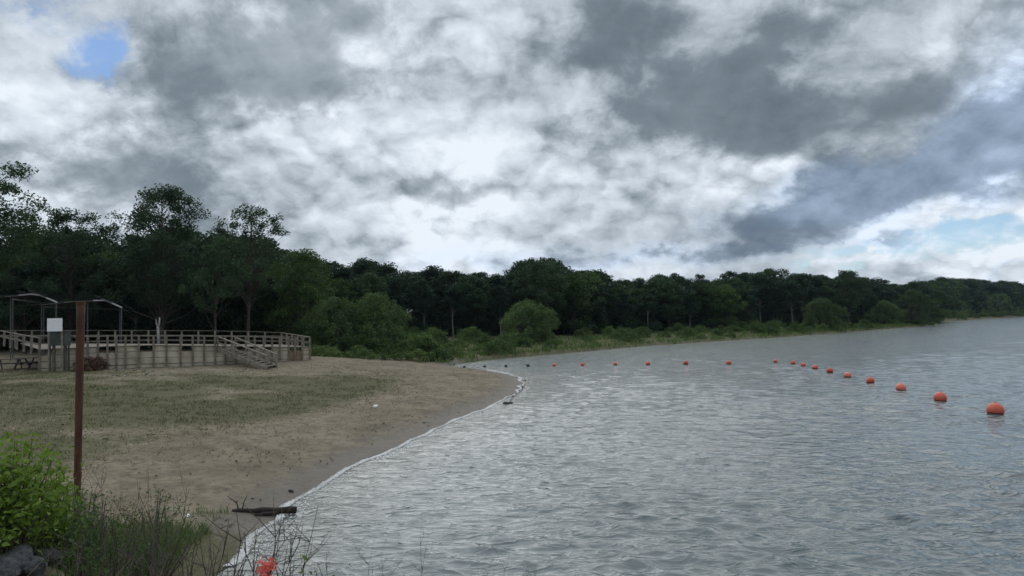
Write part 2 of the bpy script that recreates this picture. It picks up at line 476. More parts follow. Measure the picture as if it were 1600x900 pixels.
# ------------------------------------------------------------------ lake
rr = [6.5]
while rr[-1] < 150: rr.append(rr[-1] * 1.0052)
while rr[-1] < 2400: rr.append(rr[-1] * 1.05)
rr = np.array(rr)
th = np.concatenate([np.arange(-70, -44, 2.0), np.arange(-44, 46, .165), np.arange(46, 100, 2.0)]) * math.pi / 180
RR, TH = np.meshgrid(rr, th, indexing='ij')
LX, LY = (RR * np.sin(TH)).ravel(), (RR * np.cos(TH)).ravel()
ld = sdf(LX, LY)
LZ = np.zeros_like(LX); lr = RR.ravel()
waves = []
NW = 90
for i in range(NW):
    lam = .24 * (3.2 / .24) ** ((i + .5) / NW)
    ang = math.pi * 1.5 + rng.normal(0, .45) - .20
    slope = .046 * math.exp(-math.log(lam / .50) ** 2 / (2 * .70 ** 2))
    waves.append((2 * math.pi / lam * math.cos(ang), 2 * math.pi / lam * math.sin(ang), lam, slope * lam / (2 * math.pi), rng.uniform(0, 6.283)))
gust = (.55 + .9 * vnoise(LX, LY, 8, 21)) * (.75 + .5 * vnoise(LX, LY, 2.5, 22)) * np.clip(-ld / 2.2, .10, 1)
SX, SY = np.zeros_like(LX), np.zeros_like(LX)
for kx, ky, lam, amp, ph in waves:
    fade = np.clip(1.6 - lr * .0052 * 3.2 / lam, 0, 1) * amp * gust
    k_ = math.hypot(kx, ky); arg = kx * LX + ky * LY + ph
    LZ += fade * np.sin(arg)
    cz_ = .85 * fade * np.cos(arg)                          # gathers the crests
    SX += cz_ * kx / k_; SY += cz_ * ky / k_
chop = sstep(25, 75, lr)
LX, LY = LX + SX, LY + SY
nr, nt_ = RR.shape
idx = np.arange(nr * nt_).reshape(nr, nt_)
keep = (ld > 3.0).reshape(nr, nt_)
fq = np.stack([idx[:-1, :-1], idx[:-1, 1:], idx[1:, 1:], idx[1:, :-1]], -1).reshape(-1, 4)
kq = (keep[:-1, :-1] & keep[:-1, 1:] & keep[1:, 1:] & keep[1:, :-1]).ravel()
fq = fq[~kq]
lme = mesh_np('lake', np.stack([LX, LY, LZ], 1), fq[:, ::-1], True)
a = lme.attributes.new('shore', 'FLOAT', 'POINT'); a.data.foreach_set('value', (-ld).astype(np.float32))
a = lme.attributes.new('chop', 'FLOAT', 'POINT'); a.data.foreach_set('value', chop.astype(np.float32))
m, t, bs = new_mat('lake_water')
geo = t.n('ShaderNodeNewGeometry').outputs['Position']
a_sh = t.n('ShaderNodeAttribute', attribute_name='shore').outputs['Fac']
t.l(t.mix(t.rng(a_sh, 0, 4, 0, 1, True), (.130, .147, .138, 1), (.080, .114, .124, 1)), bs.inputs['Base Color'])
bs.inputs['Roughness'].default_value = .12
bs.inputs['IOR'].default_value = 1.5
v = t.vm('MULTIPLY', geo, (.50, 1.0, 1.0))
w1 = t.noise(v, 6.0, 3, .55, .3)
w2 = t.noise(v, 1.25, 4, .5, .35)                            # short crests: narrow ridges with flat water between
w4 = t.noise(v, 2.7, 3, .5, .3)
w3 = t.noise(geo, .16, 3, .5)
def ridge(n_, p): return t.m('POWER', t.m('SUBTRACT', 1.0, t.m('ABSOLUTE', t.m('MULTIPLY_ADD', n_, 2.0, -1.0))), p)
hgt = t.m('ADD', t.m('MULTIPLY', w1, .022), t.m('ADD', t.m('MULTIPLY', ridge(w2, 8.0), .075), t.m('MULTIPLY', ridge(w4, 7.0), .034)))
b = t.n('ShaderNodeBump', i_Distance=1.0)
a_ch = t.n('ShaderNodeAttribute', attribute_name='chop').outputs['Fac']       # unresolved waves, far out
t.l(t.m('MULTIPLY', t.rng(w3, .35, .65, .6, 1.0), t.rng(a_ch, 0, 1, .42, 1.0)), b.inputs['Strength'])
t.l(hgt, b.inputs['Height']); t.l(b.outputs[0], bs.inputs['Normal'])
tag(link('lake', lme, m), kind='structure')

# foam along the beach
fp = [Vector((x, y, 0)) for x, y in shore[17:]]
ln = [0.0]
for i in range(1, len(fp)): ln.append(ln[-1] + (fp[i] - fp[i - 1]).length)
tt = np.arange(0, ln[-1], .09)
fx = np.interp(tt, ln, [p.x for p in fp]); fy = np.interp(tt, ln, [p.y for p in fp])
ker = np.ones(9) / 9
fx2 = np.convolve(np.pad(fx, 4, 'edge'), ker, 'valid'); fy2 = np.convolve(np.pad(fy, 4, 'edge'), ker, 'valid')
gx, gy = np.gradient(fx2), np.gradient(fy2)
gl = np.hypot(gx, gy); nxn, nyn = -gy / gl, gx / gl
if sdf([fx2[100] + nxn[100] * .5], [fy2[100] + nyn[100] * .5])[0] < 0: nxn, nyn = -nxn, -nyn      # towards land
nfo = 30000
ti = rng.integers(0, len(tt), nfo)
dens = np.clip(vnoise(tt, tt * 0, 1.9, 35) * 1.8 - .15, .12, 1) * np.clip(vnoise(tt, tt * 0, .8, 36) * 1.6, .35, 1)
ti = ti[rng.uniform(0, 1, nfo) < dens[ti]]
wob = .30 * (vnoise(tt, tt * 0, 1.3, 31) - .5) + .05 * (vnoise(tt, tt * 0, .5, 32) - .5)
offs = wob[ti] + rng.normal(0, .038, len(ti)) + np.where(rng.uniform(0, 1, len(ti)) < .12, rng.uniform(-.5, 0, len(ti)), 0) + .02
px_, py_ = fx2[ti] + nxn[ti] * offs, fy2[ti] + nyn[ti] * offs
pz_ = np.maximum(terrain(px_, py_), .012) + .010
rad_ = rng.uniform(.007, .021, len(ti)) * (.6 + .8 * dens[ti])
ang6 = np.arange(7) / 7 * 2 * math.pi
vv, ff = [], []
jr = rng.uniform(.6, 1.3, (len(ti), 7))
ux, uy = gx[ti] / gl[ti], gy[ti] / gl[ti]
ca, sa = np.cos(ang6)[None] * jr * rad_[:, None] * 1.2, np.sin(ang6)[None] * jr * rad_[:, None]
rim_ = np.stack([px_[:, None] + ux[:, None] * ca - uy[:, None] * sa, py_[:, None] + uy[:, None] * ca + ux[:, None] * sa, np.repeat(pz_[:, None], 7, 1) - .004], -1)
vv = np.concatenate([rim_, np.stack([px_, py_, pz_ + .012], -1)[:, None]], 1).reshape(-1, 3)
o8 = np.arange(len(ti))[:, None] * 8
ff = np.concatenate([np.concatenate([o8 + k, o8 + (k + 1) % 7, o8 + 7], 1) for k in range(7)])
M['foam'] = simple('foam', (.48, .49, .49), (.72, .73, .73), 14, .7, .5, 30)
tag(link('shore_foam', mesh_np('shore_foam', vv, ff, True), M['foam']),
    'thin white line of foam where the lake laps the sand beach', 'foam', kind='stuff')

# ------------------------------------------------------------------ foliage builders
def leaves(centers, size, flat=.55, aspect=.6, droop=0.0):
    """rhombic leaf faces at the given points"""
    n = len(centers)
    nrm = rng.normal(size=(n, 3)); nrm[:, 2] = np.abs(nrm[:, 2]) + flat
    nrm /= np.linalg.norm(nrm, axis=1, keepdims=True)
    r = rng.normal(size=(n, 3)); r[:, 2] -= droop
    a = r - nrm * (r * nrm).sum(1, keepdims=True)
    a /= np.linalg.norm(a, axis=1, keepdims=True) + 1e-9
    b = np.cross(nrm, a)
    s = size * rng.uniform(.6, 1.35, (n, 1))
    c = np.asarray(centers)
    bend = nrm * s * .18
    v = np.stack([c - a * s * .5, c + b * s * aspect * .5 + a * s * .05 + bend, c + a * s * .5, c - b * s * aspect * .5 + a * s * .05 + bend], 1).reshape(-1, 3)
    return v, np.arange(4 * n).reshape(n, 4)

def tree_parts(seed, H, trunk_r, crown_lo, crown_r, n_clump, clump_r, per, lsize, shape='round', lean=0.0, droop=0.0, fork=False, flat=.75):
    """returns (trunk mesh, crown mesh); height H, crown from crown_lo*H up"""
    rs = np.random.default_rng(seed)
    mb = MB()
    zc0, zc1 = crown_lo * H, H
    top = .93 if shape != 'pine' else .97
    npt = 8
    wx, wy = rs.normal(0, .02 * H, 2)
    def tp(f):
        return Vector((lean * H * f + wx * math.sin(f * 4.2) * f, wy * math.sin(f * 3.1) * f, H * top * f))
    tpts = [tp(i / (npt - 1)) for i in range(npt)]
    mb.tube([tpts[0] + Vector((0, 0, -.4))] + tpts, [trunk_r * 1.35] + [trunk_r * (1.0 - .88 * (i / (npt - 1))) for i in range(npt)], 7)
    cs = []
    tries = 0
    while len(cs) < n_clump and tries < 8000:
        tries += 1
        f = rs.uniform(0, 1)
        if shape == 'round': prof = math.sqrt(max(0, 1 - (2 * f - .9) ** 2 / 1.25))
        elif shape == 'pine': prof = (.95 - .55 * f) * (.75 + .35 * math.sin(f * 15 + seed))
        elif shape == 'bush': prof = math.sqrt(max(0, 1 - f ** 2.2))
        else: prof = .55 + .5 * math.sin(math.pi * f * .9 + .2)
        a = rs.uniform(0, 6.283)
        lob = 1 + .22 * math.sin(3 * a + seed) + .15 * math.sin(5 * a + 2 * seed + 6 * f)
        if shape == 'bush': lob += .18 * math.sin(2 * a + 9 * f + seed) + .10 * math.sin(7 * a - 5 * f)
        q = math.sqrt(rs.uniform(.05, 1)) if shape != 'bush' else math.sqrt(rs.uniform(.3, 1))
        rad = crown_r * prof * lob * q
        base = tp(min(1, (zc0 + f * (zc1 - zc0)) / H))
        c = base + Vector((math.cos(a) * rad, math.sin(a) * rad, 0)); c.z = zc0 + f * (zc1 - zc0) * .97
        if any((c - o).length < clump_r * .75 for o in cs): continue
        cs.append(c)
    pts = []
    for c in cs:
        r0 = clump_r * rs.uniform(.7, 1.3)
        n = int(per * rs.uniform(.6, 1.4))
        d = rs.normal(size=(n, 3)); d /= np.linalg.norm(d, axis=1, keepdims=True)
        d *= (rs.uniform(0, 1, (n, 1)) ** .45) * r0
        d[:, 2] *= flat
        if droop: d[:, 2] -= droop * (np.hypot(d[:, 0], d[:, 1]) / r0) ** 2 * r0
        pts.append(np.array(c) + d)
        # limb to the clump
        f0 = max(.08, min(.92, (c.z / (H * top)) - rs.uniform(.08, .22)))
        s0 = tp(f0); mid = s0.lerp(c, .55) + Vector((0, 0, -.08 * (c - s0).length))
        r_ = trunk_r * (1 - .85 * f0) * .5
        if n_clump < 400: mb.tube([s0, mid, c], [r_, r_ * .6, max(.012, r_ * .2)], 5, False)
    v, f = leaves(np.concatenate(pts), lsize, .4, .62, droop)
    return mb.mesh('trunk', True), mesh_np('crown', v, f)

def make_tree(name, parts, mats, loc, rz, sc, label, cat, group=None):
    o = empty(name, loc, rz, sc)
    tag(o, label, cat, group)
    tm, cm = parts
    link('trunk', tm, mats[1], o)
    link('crown', cm, mats[0], o)
    return o

def copy_tree(src, loc, rz, sc, label=None, group=None, mat=None):
    o = src.copy(); col.objects.link(o)
    o.location = loc; o.rotation_euler = (0, 0, rz); o.scale = sc
    if label: o['label'] = label
    if group: o['group'] = group
    for ch in src.children:
        c = ch.copy(); col.objects.link(c); c.parent = o
    return o

# prototypes (unit height 12 m); the first placement uses the prototype itself
protos = {}
def proto(kind, i, *a, mats, **k):
    protos.setdefault(kind, []).append([tree_parts(*a, **k), mats])
for i in range(4): proto('broad', i, 100 + i, 12, .19, .26 + .05 * (i % 2), 2.9 + .3 * i, 84, .9, 95, .34, 'round', mats=(M['leaf_dark'], M['bark']))
for i in range(3): proto('leafy', i, 140 + i, 12, .17, .12, 2.7 + .3 * i, 90, .9, 90, .34, 'round', mats=(M['leaf_mid'], M['bark']))
for i in range(4): proto('pine', i, 120 + i, 12, .16, .42 + .07 * (i % 3), 2.2 + .2 * i, 52, .78, 110, .30, 'pine', mats=(M['leaf_pine'], M['bark_grey']))

placed_mesh = {}
def put(kind, name, x, y, h, label, cat='tree', group=None, wide=1.0, which=None):
    k = random.randrange(len(protos[kind])) if which is None else which
    (tm, cm), mats = protos[kind][k]
    s = h / 12.0
    w = s * wide * random.uniform(.9, 1.15)
    o = empty(name, (x, y, tz(x, y) - .05), random.uniform(0, 6.28), (w, w, s))
    tag(o, label, cat, group)
    link('trunk', tm, mats[1], o); link('crown', cm, mats[0], o)
    return o

def horizon_y(px): return 450 + 50 - (px - 800) * math.tan(ROLL)
SKY = np.array([(-120, 375), (0, 378), (60, 368), (110, 360), (160, 372), (190, 388), (215, 366), (330, 360), (360, 366), (400, 374), (435, 394), (450, 400), (480, 402), (500, 402), (540, 415), (560, 407),
                (600, 412), (620, 406), (640, 420), (690, 421), (720, 426), (780, 426), (810, 413), (835, 407), (862, 408), (880, 420), (950, 426), (1000, 437),
                (1030, 430), (1110, 432), (1140, 425), (1200, 425), (1250, 430), (1300, 433), (1325, 425), (1350, 432), (1400, 442), (1430, 438), (1490, 433),
                (1530, 440), (1600, 441), (1800, 452)])
def skyline(px): return np.interp(px, SKY[:, 0], SKY[:, 1])
TREE_D = np.array([(-120, 80), (0, 82), (300, 84), (430, 88), (470, 96), (560, 112), (650, 120), (850, 128), (1000, 140), (1100, 150), (1200, 168), (1300, 195),
                   (1400, 232), (1455, 258), (1475, 400), (1540, 430), (1600, 470), (1800, 560)])
def tree_d(px): return np.interp(px, TREE_D[:, 0], TREE_D[:, 1])

sections = [(450, 'behind the boardwalk'), (790, 'left of the round bush'), (1210, 'behind the middle far bank'),
            (1466, 'on the point at the right'), (9999, 'on the distant right shore')]
KW = {'broad': ('broadleaf_tree', 'dark broadleaf tree in the wood '), 'leafy': ('leafy_tree', 'mid green tree in the wood '),
      'pine': ('pine_tree', 'tall thin pine in the wood ')}
row_off = [(0, .72, .95), (6, .80, 1.0), (13, .84, 1.06), (22, .84, 1.05), (33, .88, 1.02)]
for ri, (off, h0, h1) in enumerate(row_off):
    px = -240.0 + ri * 13
    while px < 1720:
        D = float(tree_d(px)) + off * (1 if px < 1466 else 2) + random.uniform(-2, 2)
        step = 4.3 * F_PX / D * random.uniform(.75, 1.3) * (1.5 if px > 1466 else 1.0)
        yb = skyline(px)
        p = at(px, yb, D)
        g = tz(p.x, p.y)
        h = (p.z - g) * random.uniform(h0, h1)
        sec = next(s for lim, s in sections if px < lim)
        r = random.random()
        kind = 'pine' if r < (.12 if px < 450 else .42) else ('leafy' if r > .80 and ri < 2 else 'broad')
        if ri == 0 and px > 450 and r < .62: kind = 'pine' if r < .45 else 'broad'
        nm, lb = KW[kind]
        lb = lb.replace('in the wood ', ('at the front edge of the wood ', 'in the second row of the wood ', 'deep in the wood ', 'deep in the wood ', 'at the back of the wood ')[ri])
        put(kind, nm, p.x, p.y, h, lb + sec, 'tree', lb.strip() + ' ' + sec, wide=1.22 if px < 1466 else 1.5)
        px += step

# dark understorey between the trunks
us = [tree_parts(160 + i, 3.0, .05, .0, 1.9, 40, .66, 90, .27, 'bush') for i in range(3)]
for ri, off in enumerate((4, 10, 17, 27)):
    px = -100.0 + 20 * ri
    while px < 1700:
        D = float(tree_d(px)) + off + random.uniform(-2, 2)
        p = at(px, 500, D)
        sec = next(s for lim, s in sections if px < lim)
        k = random.randrange(3)
        s = random.uniform(1.0, 1.9) * (1.45 if px < 450 else (1.0 if px < 1466 else 2.0))
        o = empty('understorey_shrub', (p.x, p.y, tz(p.x, p.y) - .1), random.uniform(0, 6.28), (s, s, s * random.uniform(.8, 1.3)))
        tag(o, 'dark shrub in the shade under the wood ' + sec, 'shrub', 'shrubs under the wood ' + sec)
        link('stem', us[k][0], M['bark'], o); link('foliage', us[k][1], M['leaf_dark'], o)
        px += 4.2 * F_PX / D * random.uniform(.8, 1.3)

# ------------------------------------------------------------------ trees with a look of their own
def hero(name, seed, px, ytop, D, label, mats, **k):
    p = at(px, ytop, D); g = tz(p.x, p.y)
    parts = tree_parts(seed, p.z - g, mats=None, **k) if False else tree_parts(seed, p.z - g, **k)
    o = empty(name, (p.x, p.y, g), 0)
    tag(o, label, 'tree')
    link('trunk', parts[0], mats[1], o); link('crown', parts[1], mats[0], o)
    return o
hero('oak_tree', 11, 252, 290, 76, 'tallest dark oak with open crown rising over the boardwalk', (M['leaf_dark'], M['bark']),
     trunk_r=.26, crown_lo=.30, crown_r=5.5, n_clump=135, clump_r=.95, per=150, lsize=.25, shape='round')
hero('lacy_tree', 12, 385, 320, 75, 'thin lacy tree with sky showing through, right of the tallest oak', (M['leaf_dark'], M['bark']),
     trunk_r=.19, crown_lo=.45, crown_r=3.9, n_clump=105, clump_r=.6, per=62, lsize=.22, shape='round', lean=.03)
hero('broad_tree', 13, 112, 328, 80, 'wide dark tree behind the two metal shelters', (M['leaf_dark'], M['bark']),
     trunk_r=.24, crown_lo=.25, crown_r=4.6, n_clump=110, clump_r=.85, per=110, lsize=.26, shape='round')
hero('edge_tree', 14, -72, 228, 52, 'tall dark green tree cut off by the left edge of the picture', (M['leaf_dark'], M['bark']),
     trunk_r=.2, crown_lo=.42, crown_r=5.0, n_clump=230, clump_r=.8, per=130, lsize=.22, shape='round')
hero('dense_tree', 19, 40, 352, 79, 'dense dark tree between the left edge tree and the shelters', (M['leaf_dark'], M['bark']),
     trunk_r=.22, crown_lo=.2, crown_r=4.2, n_clump=110, clump_r=.85, per=105, lsize=.26, shape='round')
hero('slender_tree', 15, 335, 372, 70, 'slender leaning tree between the oak and the lacy tree', (M['leaf_dark'], M['bark']),
     trunk_r=.12, crown_lo=.40, crown_r=2.7, n_clump=54, clump_r=.62, per=80, lsize=.24, shape='round', lean=.05)
hero('bright_tree', 16, 470, 392, 86, 'lighter green tree at the right end of the boardwalk', (M['leaf_bank'], M['bark']),
     trunk_r=.2, crown_lo=.12, crown_r=4.2, n_clump=110, clump_r=.85, per=100, lsize=.28, shape='round')
hero('crown_tree', 17, 846, 403, 126, 'broad dark treetop standing above the round bush on the bank', (M['leaf_dark'], M['bark']),
     trunk_r=.25, crown_lo=.35, crown_r=4.3, n_clump=95, clump_r=.85, per=90, lsize=.33, shape='round')
hero('poplar_tree', 18, 1322, 423, 190, 'dark domed treetop standing above the wood on the point', (M['leaf_dark'], M['bark']),
     trunk_r=.25, crown_lo=.3, crown_r=4.4, n_clump=90, clump_r=.9, per=80, lsize=.4, shape='round')

# rounded willow bushes on the bank
def willow(seed, px, ytop, D, wpx, label, lo=.0, droop=.35, name='willow_bush', mat=None):
    p = at(px, ytop, D); g = tz(p.x, p.y)
    H = p.z - g; r = wpx / F_PX * D / 2 * .92
    nc = int(min(240, 60 + 7 * H * r))
    parts = tree_parts(seed, H, .12, lo, r, nc, .62, 110, .21, 'bush', droop=droop, flat=1.0)
    o = empty(name, (p.x, p.y, g - .1), 0)
    tag(o, label, 'bush')
    link('stem', parts[0], M['bark'], o); link('foliage', parts[1], mat or M['leaf_willow'], o)
willow(31, 525, 466, 77, 115, 'left half of the big willow thicket beside the boardwalk end')
willow(32, 585, 458, 80, 95, 'taller right half of the big willow thicket beside the boardwalk end')
willow(33, 822, 470, 101, 94, 'round willow bush standing alone on the far bank')
willow(34, 1280, 466, 163, 66, 'small pale bush at the foot of the wood before the point')
willow(35, 1424, 452, 213, 74, 'tall willow bush at the tip of the point')
willow(36, 1382, 470, 205, 50, 'low bush left of the tall willow on the point', )
willow(37, 1562, 458, 400, 62, 'rounded pale green bush on the distant shore')
willow(38, 1500, 470, 390, 40, 'small bush on the distant shore just right of the point')
willow(39, 497, 480, 80, 50, 'narrow pale bush touching the boardwalk end post', mat=M['leaf_mid'])

# low shrubs along the bank
bs_p = [tree_parts(180 + i, 1.5, .03, .0, 1.15, 22, .42, 60, .17, 'bush') for i in range(4)]
def low_shrub(x, y, s, mat, label, group, zs=1.0):
    k = random.randrange(4)
    o = empty('bank_shrub', (x, y, tz(x, y) - .08), random.uniform(0, 6.28), (s, s, s * zs))
    tag(o, label, 'shrub', group)
    me = bs_p[k][1]
    link('stem', bs_p[k][0], M['bark'], o)
    c = link('foliage', me, None, o)
    if not me.materials: me.materials.append(M['leaf_bank'])
    c.material_slots[0].link = 'OBJECT'; c.material_slots[0].material = mat
bank_px = shore_px[:16]
for i in range(170):
    px = random.uniform(520, 1465) if i < 140 else random.uniform(1470, 1620)
    sy = np.interp(px, [p[0] for p in bank_px[::-1]], [p[1] for p in bank_px[::-1]])
    if px < 700: sy = 572
    q = onz(px, sy + 0.0, 0)
    Dt = float(tree_d(px))
    D = q.y + (Dt - q.y) * random.uniform(.12, .95) ** 1.3
    p = at(px, 520, D)
    d = sdf([p.x], [p.y])[0]
    if d < 1.6: continue
    if 430 < px < 640 and D < 72: continue
    sec = 'left of the round bush' if px < 780 else ('right of the round bush' if px < 1100 else ('near the point' if px < 1466 else 'on the distant shore'))
    s = random.uniform(.7, 1.5) * (1 if px < 1466 else 1.8)
    low_shrub(p.x, p.y, s, M['leaf_bank'] if random.random() < .6 else M['leaf_mid'], 'low green shrub on the far bank ' + sec, 'low shrubs on the far bank ' + sec, random.uniform(.6, 1.1))
# edge between beach and willows
for px, D in ((520, 69), (545, 70), (570, 69), (600, 70), (628, 70.5), (655, 71), (676, 72), (500, 66.5), (560, 73), (615, 74), (645, 75), (690, 74)):
    p = at(px, 560, D)
    low_shrub(p.x, p.y, random.uniform(.55, 1.0), M['leaf_bank'], 'low shrub where the sand meets the willow thicket', 'low shrubs where the sand meets the willow thicket', .8)

# ------------------------------------------------------------------ grass
def blades(xy, h, w, lean=.5):
    """one bent blade (two quads as one quad + tip quad) per point"""
    x, y = xy[:, 0], xy[:, 1]; n = len(x)
    z = terrain(x, y) - .02
    a = rng.uniform(0, 6.283, n); hh = h * rng.uniform(.5, 1.4, n); ww = w * rng.uniform(.7, 1.3, n)
    lx, ly = np.cos(a) * hh * lean * rng.uniform(.1, 1, n), np.sin(a) * hh * lean * rng.uniform(.1, 1, n)
    b = rng.uniform(0, 6.283, n); sx, sy = np.cos(b) * ww / 2, np.sin(b) * ww / 2
    P0 = np.stack([x - sx, y - sy, z], 1); P1 = np.stack([x + sx, y + sy, z], 1)
    P2 = np.stack([x + sx * .6 + lx * .4, y + sy * .6 + ly * .4, z + hh * .6], 1); P3 = np.stack([x - sx * .6 + lx * .4, y - sy * .6 + ly * .4, z + hh * .6], 1)
    P4 = np.stack([x + lx, y + ly, z + hh], 1)
    v = np.stack([P0, P1, P2, P3, P4], 1).reshape(-1, 3)
    o = np.arange(n)[:, None] * 5
    f = np.concatenate([o + [0, 1, 2], o + [0, 2, 3], o + [3, 2, 4]])
    return v, f

def scatter(n, x0, x1, y0, y1, fn):
    x, y = rng.uniform(x0, x1, n), rng.uniform(y0, y1, n)
    d = sdf(x, y)
    k = rng.uniform(0, 1, n) < fn(x, y, d)
    return np.stack([x[k], y[k]], 1)

def tufts(c, per, spread):
    return np.repeat(c, per, 0) + rng.normal(0, spread, (len(c) * per, 2))

on_beach = lambda x, y, d: (d > 2.5) * np.clip((veg_at(x, y, d) - .18) * 1.5, 0, 1) * (vnoise(x, y, 1.3, 41) > .3)
c = scatter(30000, -42, -2, 9, 58, on_beach)
v, f = blades(tufts(c, 6, .10), .11, .018, 1.0)
tag(link('beach_grass', mesh_np('beach_grass', v, f), M['grass_olive']), 'sparse short green grass growing on the sandy beach', 'grass', kind='stuff')
c = scatter(22000, -42, 0, 9, 60, lambda x, y, d: (d > 2.2) * .5 * (vnoise(x, y, 1.8, 42) > .5))
v, f = blades(tufts(c, 4, .12), .09, .02, 1.4)
tag(link('dry_beach_grass', mesh_np('dry_beach_grass', v, f), M['grass_dry']), 'dry straw coloured grass scattered over the beach', 'grass', kind='stuff')
# rank grass of the far bank
c = scatter(60000, -25, 190, 60, 260, lambda x, y, d: ((d > .05) & (d < 16) & (y + .3 * x > 68)) * np.where(d < 2.5, 1.0, .45))
v, f = blades(tufts(c, 5, .30), .50, .13, .9)
tag(link('bank_grass', mesh_np('bank_grass', v, f), M['leaf_bank']), 'rank green grass along the edge of the far bank', 'grass', kind='stuff')

# ------------------------------------------------------------------ boardwalk
bw_o = at(300, 545, 55); bw = empty('boardwalk', (bw_o.x, bw_o.y, tz(bw_o.x, bw_o.y)))
tag(bw, 'long grey timber boardwalk on a panelled retaining wall with railings', 'boardwalk')
def pw(o):                               # keep world coordinates under the thing
    o.matrix_parent_inverse = bw.matrix_basis.inverted(); o.parent = bw; return o
bpy.context.view_layer.update()
BWI = Matrix.Translation(-bw.location)
def bput(mb, name, mat, parent=None):
    me = mb.mesh(name); me.transform(BWI)
    return link(name, me, mat, parent or bw)

FP = [62, 84, 103, 121, 137, 153, 168, 182, 196, 217, 240, 260, 282, 301, 319, 336, 352, 368, 384, 398, 412, 425, 437, 451, 461, 472, 484]
def f_d(px): return float(np.interp(px, [62, 168, 485], [50, 52, 58]))
def f_top(px): return float(np.interp(px, [62, 168, 240, 430, 485], [529, 526, 525, 525.5, 527.5]))
def f_wall(px): return float(np.interp(px, [62, 168, 240, 437, 485], [545, 540, 538, 541, 541]))
fpts = []
for px in FP:
    D = f_d(px); tpz = at(px, f_top(px), D); wz = at(px, f_wall(px), D).z
    fpts.append((tpz, wz, tz(tpz.x, tpz.y)))
dirf = (fpts[-1][0] - fpts[6][0]); dirf.z = 0; dirf.normalize()
nf_ = Vector((dirf.y, -dirf.x, 0))       # towards the camera
AX = (dirf, nf_, Vector((0, 0, 1)))
for i, (tp_, wz, gz) in enumerate(fpts):
    j = random.uniform(-.02, .02)
    bput(MB().box((tp_.x, tp_.y, (tp_.z + gz - .3) / 2 + j / 2), (.07, .07, (tp_.z - gz + .3) / 2 + j / 2), AX), 'post', M['wood_post'])
for i in range(len(fpts) - 1):
    a, wa, ga = fpts[i]; b_, wb, gb = fpts[i + 1]
    bk = -nf_ * .16
    bput(MB().beam(a + Vector((0, 0, .03)) + nf_ * .0, b_ + Vector((0, 0, .03)), .13, .04), 'top_rail', M['wood'])
    hgt_a, hgt_b = a.z - wa, b_.z - wb
    am = Vector((a.x, a.y, a.z - hgt_a * .48)) + bk; bm_ = Vector((b_.x, b_.y, b_.z - hgt_b * .48)) + bk
    bput(MB().beam(am, bm_, .04, .10), 'middle_rail', M['wood'])
    # retaining wall: horizontal boards of each bay
    nb = 4
    for k in range(nb):
        za0, zb0 = ga - .2 + (wa - ga + .2) * k / nb, gb - .2 + (wb - gb + .2) * k / nb
        hh_ = (wa - ga + .2) / nb * .90
        c0 = Vector((a.x, a.y, za0 + hh_ / 2)) + bk * (1.0 + random.uniform(-.2, .2)); c1 = Vector((b_.x, b_.y, zb0 + hh_ / 2)) + bk * (1.0 + random.uniform(-.2, .2))
        px = FP[i]
        mt = M['wood_orange'] if px in (451, 461) and k < 3 else M['wood_panel']
        if random.random() < .35 and 0 < k == nb - 1: continue
        bput(MB().beam(c0, c1, .05, hh_), 'wall_board', mt)

# back railing
BP = list(range(-28, 452, 26))
bpts = []
for px in BP:
    D = float(np.interp(px, [-28, 450], [63, 67])); yt = float(np.interp(px, [-28, 0, 300, 400, 450], [517, 517, 517, 518.5, 521]))
    bpts.append(at(px, yt, D))
fl_front = [Vector((p.x, p.y, wz)) for p, wz, g in fpts]
for p in bpts:
    bput(MB().box((p.x, p.y, p.z - .75), (.06, .06, .75)), 'post', M['wood'])
for a, b_ in zip(bpts[:-1], bpts[1:]):
    bput(MB().beam(a + Vector((0, 0, .03)), b_ + Vector((0, 0, .03)), .14, .045), 'top_rail', M['wood'])
    bput(MB().beam(a - Vector((0, 0, .42)), b_ - Vector((0, 0, .42)), .04, .13), 'middle_rail', M['wood'])
# end railings
for a, b_, n_ in ((fpts[-1][0], bpts[-1], 5), (fpts[0][0], bpts[1], 6)):
    prev = None
    for k in range(n_ + 1):
        p = a.lerp(b_, k / n_)
        if 0 < k < n_: bput(MB().box((p.x, p.y, p.z - .6), (.06, .06, .6)), 'post', M['wood'])
        if prev is not None:
            bput(MB().beam(prev + Vector((0, 0, .04)), p + Vector((0, 0, .04)), .12, .045), 'top_rail', M['wood'])
            bput(MB().beam(prev - Vector((0, 0, .42)), p - Vector((0, 0, .42)), .04, .13), 'middle_rail', M['wood'])
        prev = p
# floor planks across the walk
A0, A1 = fl_front[0], fl_front[-1]
B0, B1 = bpts[0] - Vector((0, 0, 1.05)), bpts[-1] - Vector((0, 0, 1.05))
npl = 110
for k in range(npl):
    f = (k + .5) / npl
    px = 62 + (485 - 62) * f
    a = at(px, f_wall(px), f_d(px)); a.z -= .06
    b_ = B0.lerp(B1, .12 + .88 * f)
    w = (fpts[-1][0] - fpts[0][0]).length / npl
    bput(MB().beam(a, b_, w * .95, .045), 'plank', M['wood'])

